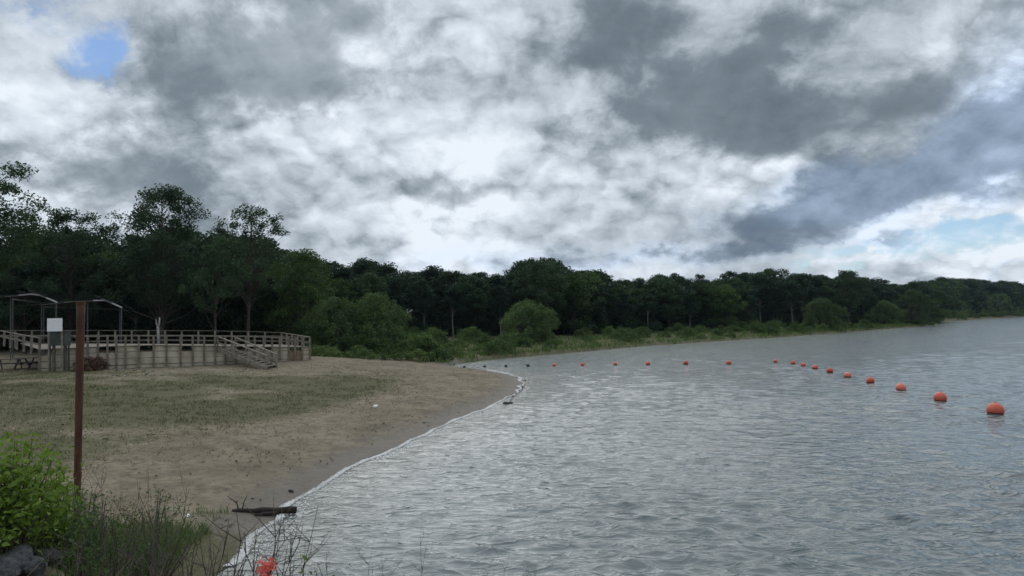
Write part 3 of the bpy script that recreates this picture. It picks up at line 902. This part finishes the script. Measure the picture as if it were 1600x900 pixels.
# stairs down to the sand
s_tf, s_bf = at(340, 545.5, 55.3), at(417, 577, 51.2)
s_bf.z = tz(s_bf.x, s_bf.y) + .03
s_tb, s_bb = at(362, 543, 57.0), at(433, 573, 53.0)
s_bb.z = s_bf.z; s_tb.z = s_tf.z
stair = MB(); stair.beam(s_tf, s_bf, .06, .30)
st = bput(stair, 'stair', M['wood'])
def sput(mb, name, mat): return bput(mb, name, mat, st)
sput(MB().beam(s_tb, s_bb, .06, .30), 'stringer', M['wood'])
for k in range(11):
    f = (k + .5) / 11
    a, b_ = s_tf.lerp(s_bf, f), s_tb.lerp(s_bb, f)
    sput(MB().beam(a + Vector((0, 0, .13)), b_ + Vector((0, 0, .13)), .30, .045), 'tread', M['wood'])
for a, b_ in ((s_tf, s_bf), (s_tb, s_bb)):
    for k, f in enumerate((0.0, .33, .66, .98)):
        p = a.lerp(b_, f)
        sput(MB().box((p.x, p.y, p.z + .42), (.05, .05, .55)), 'post', M['wood'])
    sput(MB().beam(a + Vector((0, 0, .95)), b_ + Vector((0, 0, .95)), .12, .06), 'handrail', M['wood'])
    sput(MB().beam(a + Vector((0, 0, .5)), b_ + Vector((0, 0, .5)), .04, .11), 'middle_rail', M['wood'])

# ------------------------------------------------------------------ shelters, sign and clutter on the deck
def deck_z(px, D):
    f = (D - f_d(px)) / (64 - f_d(px))
    za = at(px, f_wall(px), f_d(px)).z; zb = B0.lerp(B1, max(0, min(1, (px + 28) / 478))).z
    return za + (zb - za) * max(0, min(1, f))

def shelter(prof, posts, D0, depth, label):
    """prof: roof outline pixels at depth D0, extruded back; posts: (px, ytop)"""
    pr = [at(a, b, D0) for a, b in prof]
    dv = at(posts[1][0], 510, D0) - CAM; dv.z = 0; dv.normalize()
    base = at(posts[0][0], 510, D0); bz = tz(base.x, base.y)
    o = empty('metal_shelter', (base.x, base.y, bz)); tag(o, label, 'shelter', 'metal shelters beside the boardwalk')
    T = Matrix.Translation(-o.location)
    def add(mb, nm, par=None):
        me = mb.mesh(nm); me.transform(T); return link(nm, me, M['roof_shade'] if nm == 'roof_panel' else (M['fascia'] if nm == 'fascia' else M['metal']), par or o)
    for k in range(len(pr) - 1):
        a, b_ = pr[k], pr[k + 1]
        v = dv * (depth / 2); d = (b_ - a); L_ = d.length; d.normalize()
        yv = (dv - d * dv.dot(d)).normalized(); uz = d.cross(yv).normalized()
        add(MB().box((a + b_) / 2 + v, (L_ / 2 + .01, depth / 2, .045), (d, yv, uz)), 'roof_panel')
        add(MB().beam(a + Vector((0, -.05, -.03)), b_ + Vector((0, -.05, -.03)), .05, .11), 'fascia')
    for px, yt in posts:
        for dy in (.25, depth - .3):
            p = at(px, yt, D0)
            q_ = p + dv * dy; g = tz(q_.x, q_.y)
            add(MB().tube([(q_.x, q_.y, g - .1), (q_.x, q_.y, p.z)], .055, 8), 'post')
    a, b_ = at(posts[0][0], posts[0][1] + 2, D0), at(posts[-1][0], posts[-1][1] + 2, D0)
    add(MB().beam(a + dv * (depth - .3), b_ + dv * (depth - .3), .07, .10), 'cross_beam')
shelter([(9, 462.5), (50, 459), (64, 461), (90, 472)], [(17, 463), (88, 472)], 66, 4.5, 'grey metal shelter with sloping roof at the left edge')
shelter([(62, 475.5), (120, 470), (165, 468.5), (191, 480)], [(65, 476), (137, 471), (190, 480)], 67, 4.5, 'grey metal shelter right of the other, partly behind the brown post')

# white board on legs over a dark panel
p0, p1 = at(74, 497.5, 49.5), at(97, 517.5, 49.5)
g = tz(p0.x, p0.y)
sg = empty('notice_board', ((p0.x + p1.x) / 2, p0.y, g)); tag(sg, 'square white notice board on posts at the left of the boardwalk', 'sign')
T = Matrix.Translation(-sg.location)
def sgp(mb, nm, mt):
    me = mb.mesh(nm); me.transform(T); return link(nm, me, mt, sg)
cx, cz = (p0.x + p1.x) / 2, (p0.z + p1.z) / 2
sgp(MB().box((cx, p0.y, cz), ((p1.x - p0.x) / 2, .025, (p0.z - p1.z) / 2)), 'panel', M['white'])
for sx in (p0.x + .06, p1.x - .06):
    sgp(MB().box((sx, p0.y + .07, (p1.z + .3 + g - .3) / 2), (.04, .04, (p1.z + .3 - g + .3) / 2)), 'leg', M['wood'])
q0, q1 = at(75, 519, 49.9), at(101, 540, 49.9)
bx = MB().box(((q0.x + q1.x) / 2, q0.y + .35, (q0.z + q1.z) / 2), ((q1.x - q0.x) / 2, .35, (q0.z - q1.z) / 2))
bo = empty('storage_box', ((q0.x + q1.x) / 2, q0.y + .35, tz(q0.x, q0.y))); tag(bo, 'dark green storage box standing below the white notice board', 'box')
T = Matrix.Translation(-bo.location)
me = bx.mesh('body'); me.transform(T); link('body', me, M['dkbox'], bo)
me = MB().box(((q0.x + q1.x) / 2, q0.y + .35, q0.z + .03), ((q1.x - q0.x) / 2 + .04, .39, .03)).mesh('lid'); me.transform(T); link('lid', me, M['dkbox'], bo)
for sx in (q0.x + .08, q1.x - .08):
    for sy in (.1, .6):
        me = MB().box((sx, q0.y + sy, (q1.z + bo.location.z - .1) / 2), (.04, .04, (q1.z - bo.location.z + .1) / 2)).mesh('leg'); me.transform(T); link('leg', me, M['dkbox'], bo)

# picnic tables on the sand, left
def picnic(px, py, D, rz, label):
    p = at(px, py, D); g = tz(p.x, p.y)
    o = empty('picnic_table', (p.x, p.y, g), rz); tag(o, label, 'table', 'picnic tables left of the boardwalk')
    for k in range(5): MB().box((0, -.32 + .16 * k, .75), (.9, .072, .02)).build('top_board', M['wood_dark'], o)
    for s in (-1, 1):
        for k in range(2): MB().box((0, s * (.62 + .15 * k), .44), (.9, .068, .02)).build('bench_board', M['wood_dark'], o)
        MB().beam((s * .65, -.78, .40), (s * .65, .78, .40), .045, .10).build('cross_beam', M['wood_dark'], o)
        for q in (-1, 1): MB().beam((s * .60, q * .70, 0), (s * .60, q * .22, .73), .045, .10).build('leg', M['wood_dark'], o)
picnic(14, 545, 52, .3, 'dark picnic table at the left edge near the boardwalk')
picnic(46, 545, 53.5, -.2, 'dark picnic table just left of the white notice board')

# pale forked post
p = at(247, 516, 62); g = tz(p.x, p.y); tpz = at(247, 496, 62).z
o = empty('forked_post', (p.x, p.y, g)); tag(o, 'pale forked bare stump sticking up behind the boardwalk', 'stump')
hh = tpz - g
MB().tube([(0, 0, -.1), (.02, 0, hh * .5), (-.02, 0, hh * .8)], [.13, .10, .11], 8).build('stem', M['stump'], o, True)
MB().tube([(-.02, 0, hh * .76), (.10, 0, hh * .88), (.13, 0, hh)], [.09, .07, .05], 7).build('prong', M['stump'], o, True)
MB().tube([(-.02, 0, hh * .76), (-.16, .02, hh * .87), (-.20, .02, hh * .96)], [.08, .05, .03], 7).build('prong', M['stump'], o, True)

# brush by the wall's left end
for k, (px, py, D) in enumerate(((140, 556, 50.4), (152, 556, 50.8), (130, 552, 50.2))):
    p = at(px, py, D)
    o = empty('brush_pile', (p.x, p.y, tz(p.x, p.y) - .05), random.uniform(0, 6), (.62, .62, .62)); tag(o, 'reddish brown brush heaped against the left end of the wall', 'brush', 'brush against the wall')
    link('stem', bs_p[k][0], M['bark'], o); c = link('foliage', bs_p[k][1], None, o)
    c.material_slots[0].link = 'OBJECT'; c.material_slots[0].material = M['brush_red']

# ------------------------------------------------------------------ rusty post on the beach
pt_, pb_ = at(126.5, 472, 15), at(121, 760, 15)
ax_ = (pb_ - pt_) / (pt_.z - pb_.z)
foot = pt_ + ax_ * (pt_.z - tz(pb_.x, pb_.y))
o = empty('brown_post', foot); tag(o, 'tall rusty brown pipe post standing alone on the beach', 'post')
top = pt_ - foot
npq = 14
MB().tube([top * (k / (npq - 1)) - Vector((0, 0, .3 if k == 0 else 0)) for k in range(npq)], [.062 + .018 * (k / (npq - 1)) + random.uniform(-.001, .001) for k in range(npq)], 14).build('pipe', M['rust'], o, True)
MB().tube([top * .988, top * 1.002], [.088, .088], 14).build('cap', M['rust'], o)
MB().tube([top * .20, top * .225], [.074, .074], 14).build('collar', M['rust'], o)

# ------------------------------------------------------------------ buoys
bl = [(1558, 647.5, 24.5), (1471, 626.5, 18.8), (1409, 610, 15), (1361, 598.3, 12.3), (1325.5, 589.5, 11), (1297.5, 582, 10), (1274, 576.5, 8.6), (1255.5, 572, 7.6),
      (1240, 568.8, 7.4), (1212, 566.5, 6.3), (1139, 569, 8), (1072, 569.2, 7.6), (1013, 570, 7.4), (962, 570.3, 6.6), (910.5, 571.2, 6.6), (866, 572, 6.2)]
def uv_ball(r, n=20, m_=14, sq=.92):
    mb = MB(); 
    for i in range(m_ + 1):
        a = math.pi * i / m_
        for k in range(n):
            b_ = 2 * math.pi * k / n
            mb.v.append((r * math.sin(a) * math.cos(b_), r * math.sin(a) * math.sin(b_), r * sq * math.cos(a)))
    for i in range(m_):
        for k in range(n):
            mb.f.append((i * n + k, (i + 1) * n + k, (i + 1) * n + (k + 1) % n, i * n + (k + 1) % n))
    return mb
ball = uv_ball(1.0).mesh('ball', True); ball.materials.append(M['buoy'])
bt = NT(M['buoy'].node_tree); bb = M['buoy'].node_tree.nodes['Principled BSDF']
old = bb.inputs['Base Color'].links[0].from_socket
rnd = bt.n('ShaderNodeObjectInfo').outputs['Random']
hs_ = bt.n('ShaderNodeHueSaturation'); bt.l(old, hs_.inputs['Color'])
bt.l(bt.rng(rnd, 0, 1, .72, 1.05), hs_.inputs['Value']); bt.l(bt.rng(rnd, 0, 1, 1.0, .86), hs_.inputs['Saturation'])
bt.l(hs_.outputs[0], bb.inputs['Base Color'])
bandm = MB().tube([(0, 0, -.52), (0, 0, -.40), (0, 0, -.30)], [.845, .915, .965], 24, False).mesh('scum_band', True); bandm.materials.append(M['buoy_base'])
eyem = MB()
eyem.tube([(.16 * math.cos(a), 0, .90 + .10 * math.sin(a)) for a in np.linspace(0, math.pi, 9)], .035, 6); eyem = eyem.mesh('lifting_eye', True); eyem.materials.append(M['buoy'])
ords = ['nearest', 'second nearest', 'third nearest', 'fourth nearest', 'fifth nearest', 'sixth nearest', 'seventh nearest', 'eighth nearest', 'ninth nearest']
for i, (px, py, w) in enumerate(bl):
    p = onz(px, py, .0); r = w / F_PX * p.y / 2
    o = empty('orange_buoy', (p.x, p.y + r * .3, r * .52), random.uniform(0, 6.28), r)
    o.rotation_euler.x, o.rotation_euler.y = random.uniform(-.12, .12), random.uniform(-.12, .12)
    if i < 9: lb = 'round orange swim buoy, %s of the row coming in from the right' % ords[i]
    elif i == 9: lb = 'tiny orange buoy at the far corner where the two rows meet'
    else: lb = 'small red buoy of the far row, number %d counting left from the corner' % (i - 9)
    tag(o, lb, 'buoy', 'swim area buoys')
    link('ball', ball, None, o); link('scum_band', bandm, None, o); link('lifting_eye', eyem, None, o)
fm = uv_ball(1.0, 14, 10).mesh('float', True); fm.materials.append(M['black'])
colm = MB().tube([(-1.12, 0, 0), (1.12, 0, 0)], .15, 8).mesh('rope_sleeve'); colm.materials.append(M['rope'])
for i, (px, py, w) in enumerate([(825, 572.6, 5.4), (790.5, 573, 5), (757, 573.6, 4.6), (725.5, 574.6, 5)]):
    p = onz(px, py, 0); r = w / F_PX * p.y / 2
    o = empty('dark_float', (p.x, p.y, r * .4), random.uniform(0, 6.28), r)
    tag(o, 'small dark float of the far row, %s' % ['next to the red buoys', 'second from the red buoys', 'third from the red buoys', 'last one, against the sand'][i], 'float', 'dark floats off the sand point')
    link('ball', fm, None, o); link('rope_sleeve', colm, None, o)
# line of floats washed against the sand point
rl = [(816, 592), (821, 596), (819, 604), (814, 610), (807, 616), (801, 621), (797, 625)]
rp = [onz(a, b_, .05) for a, b_ in rl]
mb = MB(); pts = []
for a, b_ in zip(rp[:-1], rp[1:]):
    for k in range(5): pts.append(a.lerp(b_, k / 5) + Vector((random.uniform(-.05, .05), random.uniform(-.05, .05), 0)))
mb.tube(pts + [rp[-1]], .016, 6)
o = mb.build('float_rope', M['rope'], None, True); tag(o, 'dark rope lying along the foam at the sand point', 'rope')
for i, (px, py, w) in enumerate([(820.5, 595.5, 2.6), (816.5, 607, 3.4), (812, 611, 2.1), (807, 616.5, 2.5), (801.5, 620.5, 2.6)]):
    p = onz(px, py, 0); r = w / F_PX * p.y / 2
    o = empty('rope_float', (p.x, p.y, r * .55 + .03), random.uniform(0, 6.28), r)
    tag(o, 'black float on the rope at the sand point, %s' % ['farthest', 'second farthest', 'middle one', 'second nearest', 'nearest'][i], 'float', 'floats on the rope at the sand point')
    link('ball', fm, None, o); link('rope_sleeve', colm, None, o)

# ------------------------------------------------------------------ rocks
def rock_mesh(seed, sub=3, rough=.35):
    import bmesh
    bm = bmesh.new(); bmesh.ops.create_icosphere(bm, subdivisions=sub, radius=1.0)
    for v in bm.verts:
        n1_ = mnoise.noise(v.co * 1.1 + Vector((seed * 7.1, 0, 0))); n2_ = mnoise.noise(v.co * 2.7 + Vector((0, seed * 3.3, 0)))
        c = mnoise.cell(v.co * 1.3 + Vector((seed, 0, 0)))
        v.co *= 1 + rough * n1_ + rough * .4 * n2_ + .08 * c
    me = bpy.data.meshes.new('rock'); bm.to_mesh(me); bm.free()
    return me
RK = [rock_mesh(s) for s in range(5)]
def rock(x, y, s, mat, label, group=None, sink=.3, z=None, name='rock'):
    o = link(name, random.choice(RK), None)
    if not o.data.materials: o.data.materials.append(mat)
    o.material_slots[0].link = 'OBJECT'; o.material_slots[0].material = mat
    sx, sy, sz = s * random.uniform(.8, 1.2), s * random.uniform(.8, 1.1), s * random.uniform(.55, .8)
    o.scale = (sx, sy, sz); o.rotation_euler = (random.uniform(-.3, .3), random.uniform(-.3, .3), random.uniform(0, 6.28))
    o.location = (x, y, (tz(x, y) if z is None else z) + sz * (1 - sink) * .6)
    return tag(o, label, 'rock', group)
for px, py, w, lb in ((790.5, 631, 8, 'left one of the pair of black rocks in the shallows by the sand point'), (797, 630, 8, 'right one of the pair of black rocks in the shallows by the sand point'),
                      (752, 640.5, 5, 'small dark stone on the waterline nearer than the pair of black rocks'), (753.5, 645, 4, 'tiny dark stone in the water below the small waterline stone')):
    p = onz(px, py, 0); rock(p.x, p.y, w / F_PX * p.y / 2 * 1.15, M['rock_dark'], lb, z=-.05)
p = onz(455, 770, .02); rock(p.x, p.y, .07, M['rock_dark'], 'small dark stone by the foam above the driftwood log')
# riprap at the near left corner
for k, (px, py, s, dk_) in enumerate(((8, 846, .20, 0), (36, 868, .22, 0), (70, 880, .19, 1), (14, 888, .22, 0), (98, 872, .15, 1), (52, 893, .18, 0), (112, 892, .14, 0), (-12, 868, .24, 1),
                                    (84, 855, .13, 1), (58, 850, .14, 1), (30, 832, .13, 0), (130, 884, .11, 1))):
    D = 6.0
    for it in range(60):                                   # walk out along the ray until it meets the bank
        p = at(px, py, D)
        if tz(p.x, p.y) >= p.z or D > 12: break
        D += .1
    rock(p.x, p.y, s, M['rock'] if not dk_ else M['rock_dark'], ('grey' if not dk_ else 'blackish') + ' riprap stone under the weeds in the near left corner', 'riprap stones in the near left corner', sink=.5)
# pale stones on the beach below the wall
for k in range(16):
    px, py = random.uniform(175, 262), random.uniform(578, 588)
    p = onz(px, py, 1.3); rock(p.x, p.y, random.uniform(.05, .11), M['stump'] if k % 3 == 0 else M['rock'], 'pale stone lying on the sand below the boardwalk wall', 'pale stones below the boardwalk wall')
p = onz(587, 637, .4); rock(p.x, p.y, .09, M['white'], 'single white stone on the open sand')
p = onz(293, 794, .35); rock(p.x, p.y, .05, M['white'], 'white shell sized stone left of the driftwood log')

# debris specks on the beach
c = scatter(14000, -40, 2, 10, 62, lambda x, y, d: (d > .5) * (.15 + .5 * (vnoise(x, y, 2.5, 51) > .58)) * (1 - .5 * (y > 40)))
z = terrain(c[:, 0], c[:, 1])
v, f = leaves(np.stack([c[:, 0], c[:, 1], z + .015], 1), .10, 2.5, .45)
M['debris'] = simple('debris', (.03, .025, .02), (.10, .08, .06), 3, .9)
tag(link('beach_debris', mesh_np('beach_debris', v, f), M['debris']), 'dark bits of bark and leaf litter strewn over the beach', 'debris', kind='stuff')

# ------------------------------------------------------------------ driftwood
a, b_ = onz(363, 799, .10), onz(463, 797, .08)
o = empty('driftwood_log', (a + b_) / 2 - Vector((0, 0, .08))); tag(o, 'dark wet driftwood log with a broken branch at the water edge', 'log')
T = Matrix.Translation(-o.location)
def dput(pts, rad, nm):
    me = MB().tube(pts, rad, 9).mesh(nm, True); me.transform(T); return link(nm, me, M['driftwood'], o)
lp = [a.lerp(b_, k / 9) + Vector((0, random.uniform(-.012, .012), .012 * math.sin(k * 1.7))) for k in range(10)]
dput(lp, [.045, .058, .06, .064, .075, .072, .07, .078, .085, .075], 'trunk')
c0, c1 = onz(397, 806, .05), onz(436, 801, .06)
dput([c0, c0.lerp(c1, .5) + Vector((0, 0, .01)), c1], [.04, .045, .03], 'branch')
t0 = a.lerp(b_, .1)
dput([t0, at(370, 786, t0.y + .05), at(355, 775, t0.y + .1)], [.02, .012, .006], 'twig')
dput([a.lerp(b_, .15), at(381, 785, t0.y), at(386, 774, t0.y - .1)], [.016, .01, .005], 'twig')

# ------------------------------------------------------------------ near bank plants
def leafy_shrub(px, D, wpx, ytop, n_st, per, lsize, mat, label, name='leafy_shrub', seed=0, spread=1.0, stem=.014, fill=1.0):
    p = at(px, ytop, D); g = tz(p.x, p.y); H = p.z - g; r = wpx / F_PX * D / 2
    o = empty(name, (p.x, p.y, g)); tag(o, label, 'shrub')
    rs = np.random.default_rng(seed); mb = MB(); pts = []
    for k in range(n_st):
        a = rs.uniform(0, 6.283); q = math.sqrt(rs.uniform(0, 1)) * r
        hh = H * (1 - .55 * (q / r) ** 2) * rs.uniform(.72, 1.0)
        tip = Vector((math.cos(a) * q, math.sin(a) * q, hh)); b0 = Vector((math.cos(a) * q * .3, math.sin(a) * q * .3, -.1))
        mid = b0.lerp(tip, .55) + Vector((rs.normal(0, .06), rs.normal(0, .06), .05))
        mb.tube([b0, mid, tip], [stem, stem * .7, stem * .25], 5, False)
        for j in range(per):
            f = rs.uniform(1 - .85 * fill, 1.0) ** .7
            c = b0.lerp(mid, f * 2) if f < .5 else mid.lerp(tip, f * 2 - 1)
            sp = .035 + .10 * spread * (1 - abs(f - .75))
            pts.append(np.array(c) + rs.normal(0, sp, 3))
    link('stem', mb.mesh('stem', True), M['twig'], o)
    v, f = leaves(np.array(pts), lsize, .5, .5)
    link('foliage', mesh_np('foliage', v, f), mat, o)
    return o
leafy_shrub(10, 8.9, 180, 662, 46, 46, .10, M['leaf_bright'], 'bright green leafy shrub at the left edge in front of the beach', 'leafy_shrub', 1, 1.0)
leafy_shrub(72, 9.6, 100, 712, 24, 40, .09, M['leaf_bright'], 'smaller bright green shrub left of the foot of the brown post', 'leafy_shrub', 2, 1.0)
leafy_shrub(122, 8.2, 60, 770, 16, 46, .06, M['leaf_mid'], 'narrow green weed growing in front of the brown post', 'leafy_weed', 3, .6)
leafy_shrub(70, 9.6, 170, 775, 40, 40, .06, M['leaf_mid'], 'dark low weeds behind the riprap stones in the near left corner', 'leafy_weed', 4, 1.0)
leafy_shrub(500, 5.0, 50, 868, 8, 26, .05, M['leaf_yellow'], 'small yellow green plant at the bottom edge right of the red flowers', 'leafy_plant', 5, .4, .006)
leafy_shrub(452, 5.1, 30, 874, 4, 18, .045, M['leaf_yellow'], 'tiny yellow green sprig between the red flowers and the bigger plant', 'leafy_plant', 6, .3, .005)
leafy_shrub(640, 4.9, 34, 891, 4, 14, .04, M['leaf_yellow'], 'yellow green sprig at the bottom edge among bare twigs over the water', 'leafy_plant', 7, .3, .005)

def bare_bush(px, D, ytop, wpx, n, label, seed, r0=.009, lean=0.0):
    p = at(px, ytop, D); g = tz(p.x, p.y); H = p.z - g; r = wpx / F_PX * D / 2
    o = empty('bare_bush', (p.x, p.y, g)); tag(o, label, 'bush')
    rs = np.random.default_rng(seed)
    for k in range(n):
        mb = MB()
        f = (k + .5) / n * 2 - 1
        tip = Vector((f * r + rs.normal(0, .05) + lean * H, rs.normal(0, .25), H * rs.uniform(.6, 1.0)))
        b0 = Vector((f * r * .35, rs.normal(0, .08), -.1))
        pts = [b0]
        for q in range(1, 7):
            pts.append(b0.lerp(tip, q / 6) + Vector((rs.normal(0, .028), rs.normal(0, .028), rs.normal(0, .02))))
        mb.tube(pts, [r0 * (1 - .8 * q / 6) for q in range(7)], 5)
        for q in range(2, 6):
            for s in range(rs.integers(1, 3)):
                d = Vector((rs.normal(0, .5), rs.normal(0, .4), rs.uniform(.3, 1))).normalized() * H * rs.uniform(.10, .30)
                m1 = pts[q] + d * .5 + Vector((rs.normal(0, .015), 0, 0))
                mb.tube([pts[q], m1, pts[q] + d], [r0 * .42, r0 * .3, r0 * .14], 4, False)
                d2 = Vector((rs.normal(0, .6), rs.normal(0, .4), rs.uniform(.2, 1))).normalized() * H * rs.uniform(.05, .13)
                mb.tube([m1, m1 + d2], [r0 * .28, r0 * .12], 4, False)
        mb.build('stem', M['twig'], o)
    return o
bare_bush(325, 6.6, 782, 300, 20, 'tall bare dark twigs in front of the driftwood log', 21, .012)
bare_bush(430, 6.2, 790, 130, 6, 'bare twigs leaning right over the foam left of the red flowers', 22, .008, .10)
bare_bush(225, 7.4, 760, 240, 8, 'tangle of bare twigs on the grassy patch right of the brown post', 23, .008)
bare_bush(165, 9.6, 715, 150, 7, 'grey bare twigs around the foot of the brown post', 24, .007)
bare_bush(150, 6.4, 815, 280, 12, 'bare twigs at the bottom edge between the stones and the dead bush', 25, .008)
bare_bush(640, 4.9, 846, 150, 6, 'sparse thin twigs at the bottom edge over the water left of centre', 26, .0035)
bare_bush(780, 4.9, 850, 150, 5, 'few faint twigs at the bottom centre over the water', 27, .003)
bare_bush(545, 5.2, 858, 70, 3, 'thin bare stems just right of the yellow green plant', 28, .004)

# red flowers
p = at(412, 889, 4.9); g = tz(p.x, p.y)
o = empty('red_flower_plant', (p.x, p.y, g)); tag(o, 'coral red flower cluster at the bottom edge left of the sprigs', 'flower')
mb = MB(); H = p.z - g
pts = []
for k in range(9):
    a = rng.uniform(0, 6.283); q = rng.uniform(0, .075)
    tip = Vector((math.cos(a) * q, math.sin(a) * q, H * rng.uniform(.93, 1.04)))
    mb.tube([(0, 0, -.1), tip * .6 + Vector((rng.normal(0, .01), 0, 0)), tip], [.005, .004, .002], 5, False)
    for s in range(14): pts.append(np.array(tip) + rng.normal(0, .022, 3))
mb.build('stem', M['twig'], o)
v, f = leaves(np.array(pts), .03, .8, .75)
tag(link('petals', mesh_np('petals', v, f), M['petal'], o), kind='stuff')
lv = np.array([(rng.normal(0, .05), rng.normal(0, .05), H * rng.uniform(.2, .85)) for k in range(70)])
v, f = leaves(lv, .06, .5, .45)
link('foliage', mesh_np('foliage', v, f), M['leaf_mid'], o)

# weeds and grass on the near bank
c = scatter(5200, -12, -1.2, 4.5, 13.5, lambda x, y, d: sstep(.3, 2.5, d) * (x < -2.0) * (1 - .9 * np.exp(-(((x + 5.8) / 1.1) ** 2 + ((y - 8.2) / .8) ** 2))) * np.clip(2.2 * vnoise(x, y, 1.1, 61) - .55, .04, 1))
v, f = blades(tufts(c, 7, .07), .30, .012, .9)
tag(link('bank_weeds', mesh_np('bank_weeds', v, f), M['grass_olive']), 'green grass and weeds covering the near bank at lower left', 'grass', kind='stuff')
c = scatter(4200, -11, -1.5, 4.5, 13, lambda x, y, d: sstep(.3, 2.0, d) * (x < -1.8) * (1 - .9 * np.exp(-(((x + 5.8) / 1.1) ** 2 + ((y - 8.2) / .8) ** 2))) * (.1 + .9 * (vnoise(x, y, 1.0, 62) > .5)))
v, f = blades(tufts(c, 6, .08), .42, .009, 1.0)
tag(link('dry_bank_weeds', mesh_np('dry_bank_weeds', v, f), M['grass_dry']), 'dry brown stalks among the weeds on the near bank', 'grass', kind='stuff')
c = scatter(5000, -11, -3, 10.0, 16.5, lambda x, y, d: (d > .9) * np.exp(-(((x + 6.9) / 2.2) ** 2 + ((y - 13.0) / 2.0) ** 2)) * 1.2 * (vnoise(x, y, .8, 63) > .3))
v, f = blades(tufts(c, 8, .06), .20, .014, .9)
tag(link('patch_grass', mesh_np('patch_grass', v, f), M['leaf_bank']), 'thick green grass patch beside the foot of the brown post', 'grass', kind='stuff')

c = scatter(2600, -9.5, -3.6, 9.6, 13.8, lambda x, y, d: sstep(.6, 2.2, d) * np.clip(2.4 * vnoise(x, y, .9, 71) - .5, .05, 1))
v, f = blades(tufts(c, 6, .07), .42, .012, .8)
tag(link('tall_weeds', mesh_np('tall_weeds', v, f), M['leaf_bank']), 'tall thin weeds hiding the foot of the brown post', 'grass', kind='stuff')
c = scatter(1500, -10, -4.0, 9.6, 14.2, lambda x, y, d: sstep(.8, 2.2, d) * np.clip(2.4 * vnoise(x, y, .9, 72) - .6, .05, 1))
v, f = blades(tufts(c, 4, .08), .72, .008, .7)
tag(link('dry_stalks', mesh_np('dry_stalks', v, f), M['grass_dry']), 'dry grey brown stalks around the foot of the brown post', 'grass', kind='stuff')
bare_bush(205, 11.5, 712, 190, 7, 'twiggy dead bush on the grass right of the brown post', 29, .008)
bare_bush(115, 12.0, 705, 110, 5, 'dead twigs just left of the foot of the brown post', 30, .008)
leafy_shrub(235, 12.2, 150, 752, 26, 40, .06, M['leaf_mid'], 'low green bush on the grass between the brown post and the log', 'leafy_weed', 8, 1.0)
leafy_shrub(170, 10.0, 110, 762, 20, 40, .06, M['leaf_mid'], 'green weed clump in front of the brown post foot', 'leafy_weed', 9, 1.0)
leafy_shrub(122, 13.2, 120, 744, 22, 42, .06, M['leaf_mid'], 'green weed clump hiding the very foot of the brown post', 'leafy_weed', 10, 1.0)

# ------------------------------------------------------------------ air
hz_ = MB().box((0, 1100, 22), (2600, 2500, 32)).build('haze', None)
hm = bpy.data.materials.new('air'); hm.use_nodes = True
ht = hm.node_tree; ht.nodes.clear()
hv = ht.nodes.new('ShaderNodeVolumePrincipled'); hv.inputs['Density'].default_value = .00007
hv.inputs['Color'].default_value = (.62, .82, 1.0, 1)
ho = ht.nodes.new('ShaderNodeOutputMaterial'); ht.links.new(hv.outputs[0], ho.inputs['Volume'])
hz_.data.materials.append(hm)
tag(hz_, 'thin bluish haze in the air over the lake and the far wood', 'haze', kind='stuff')
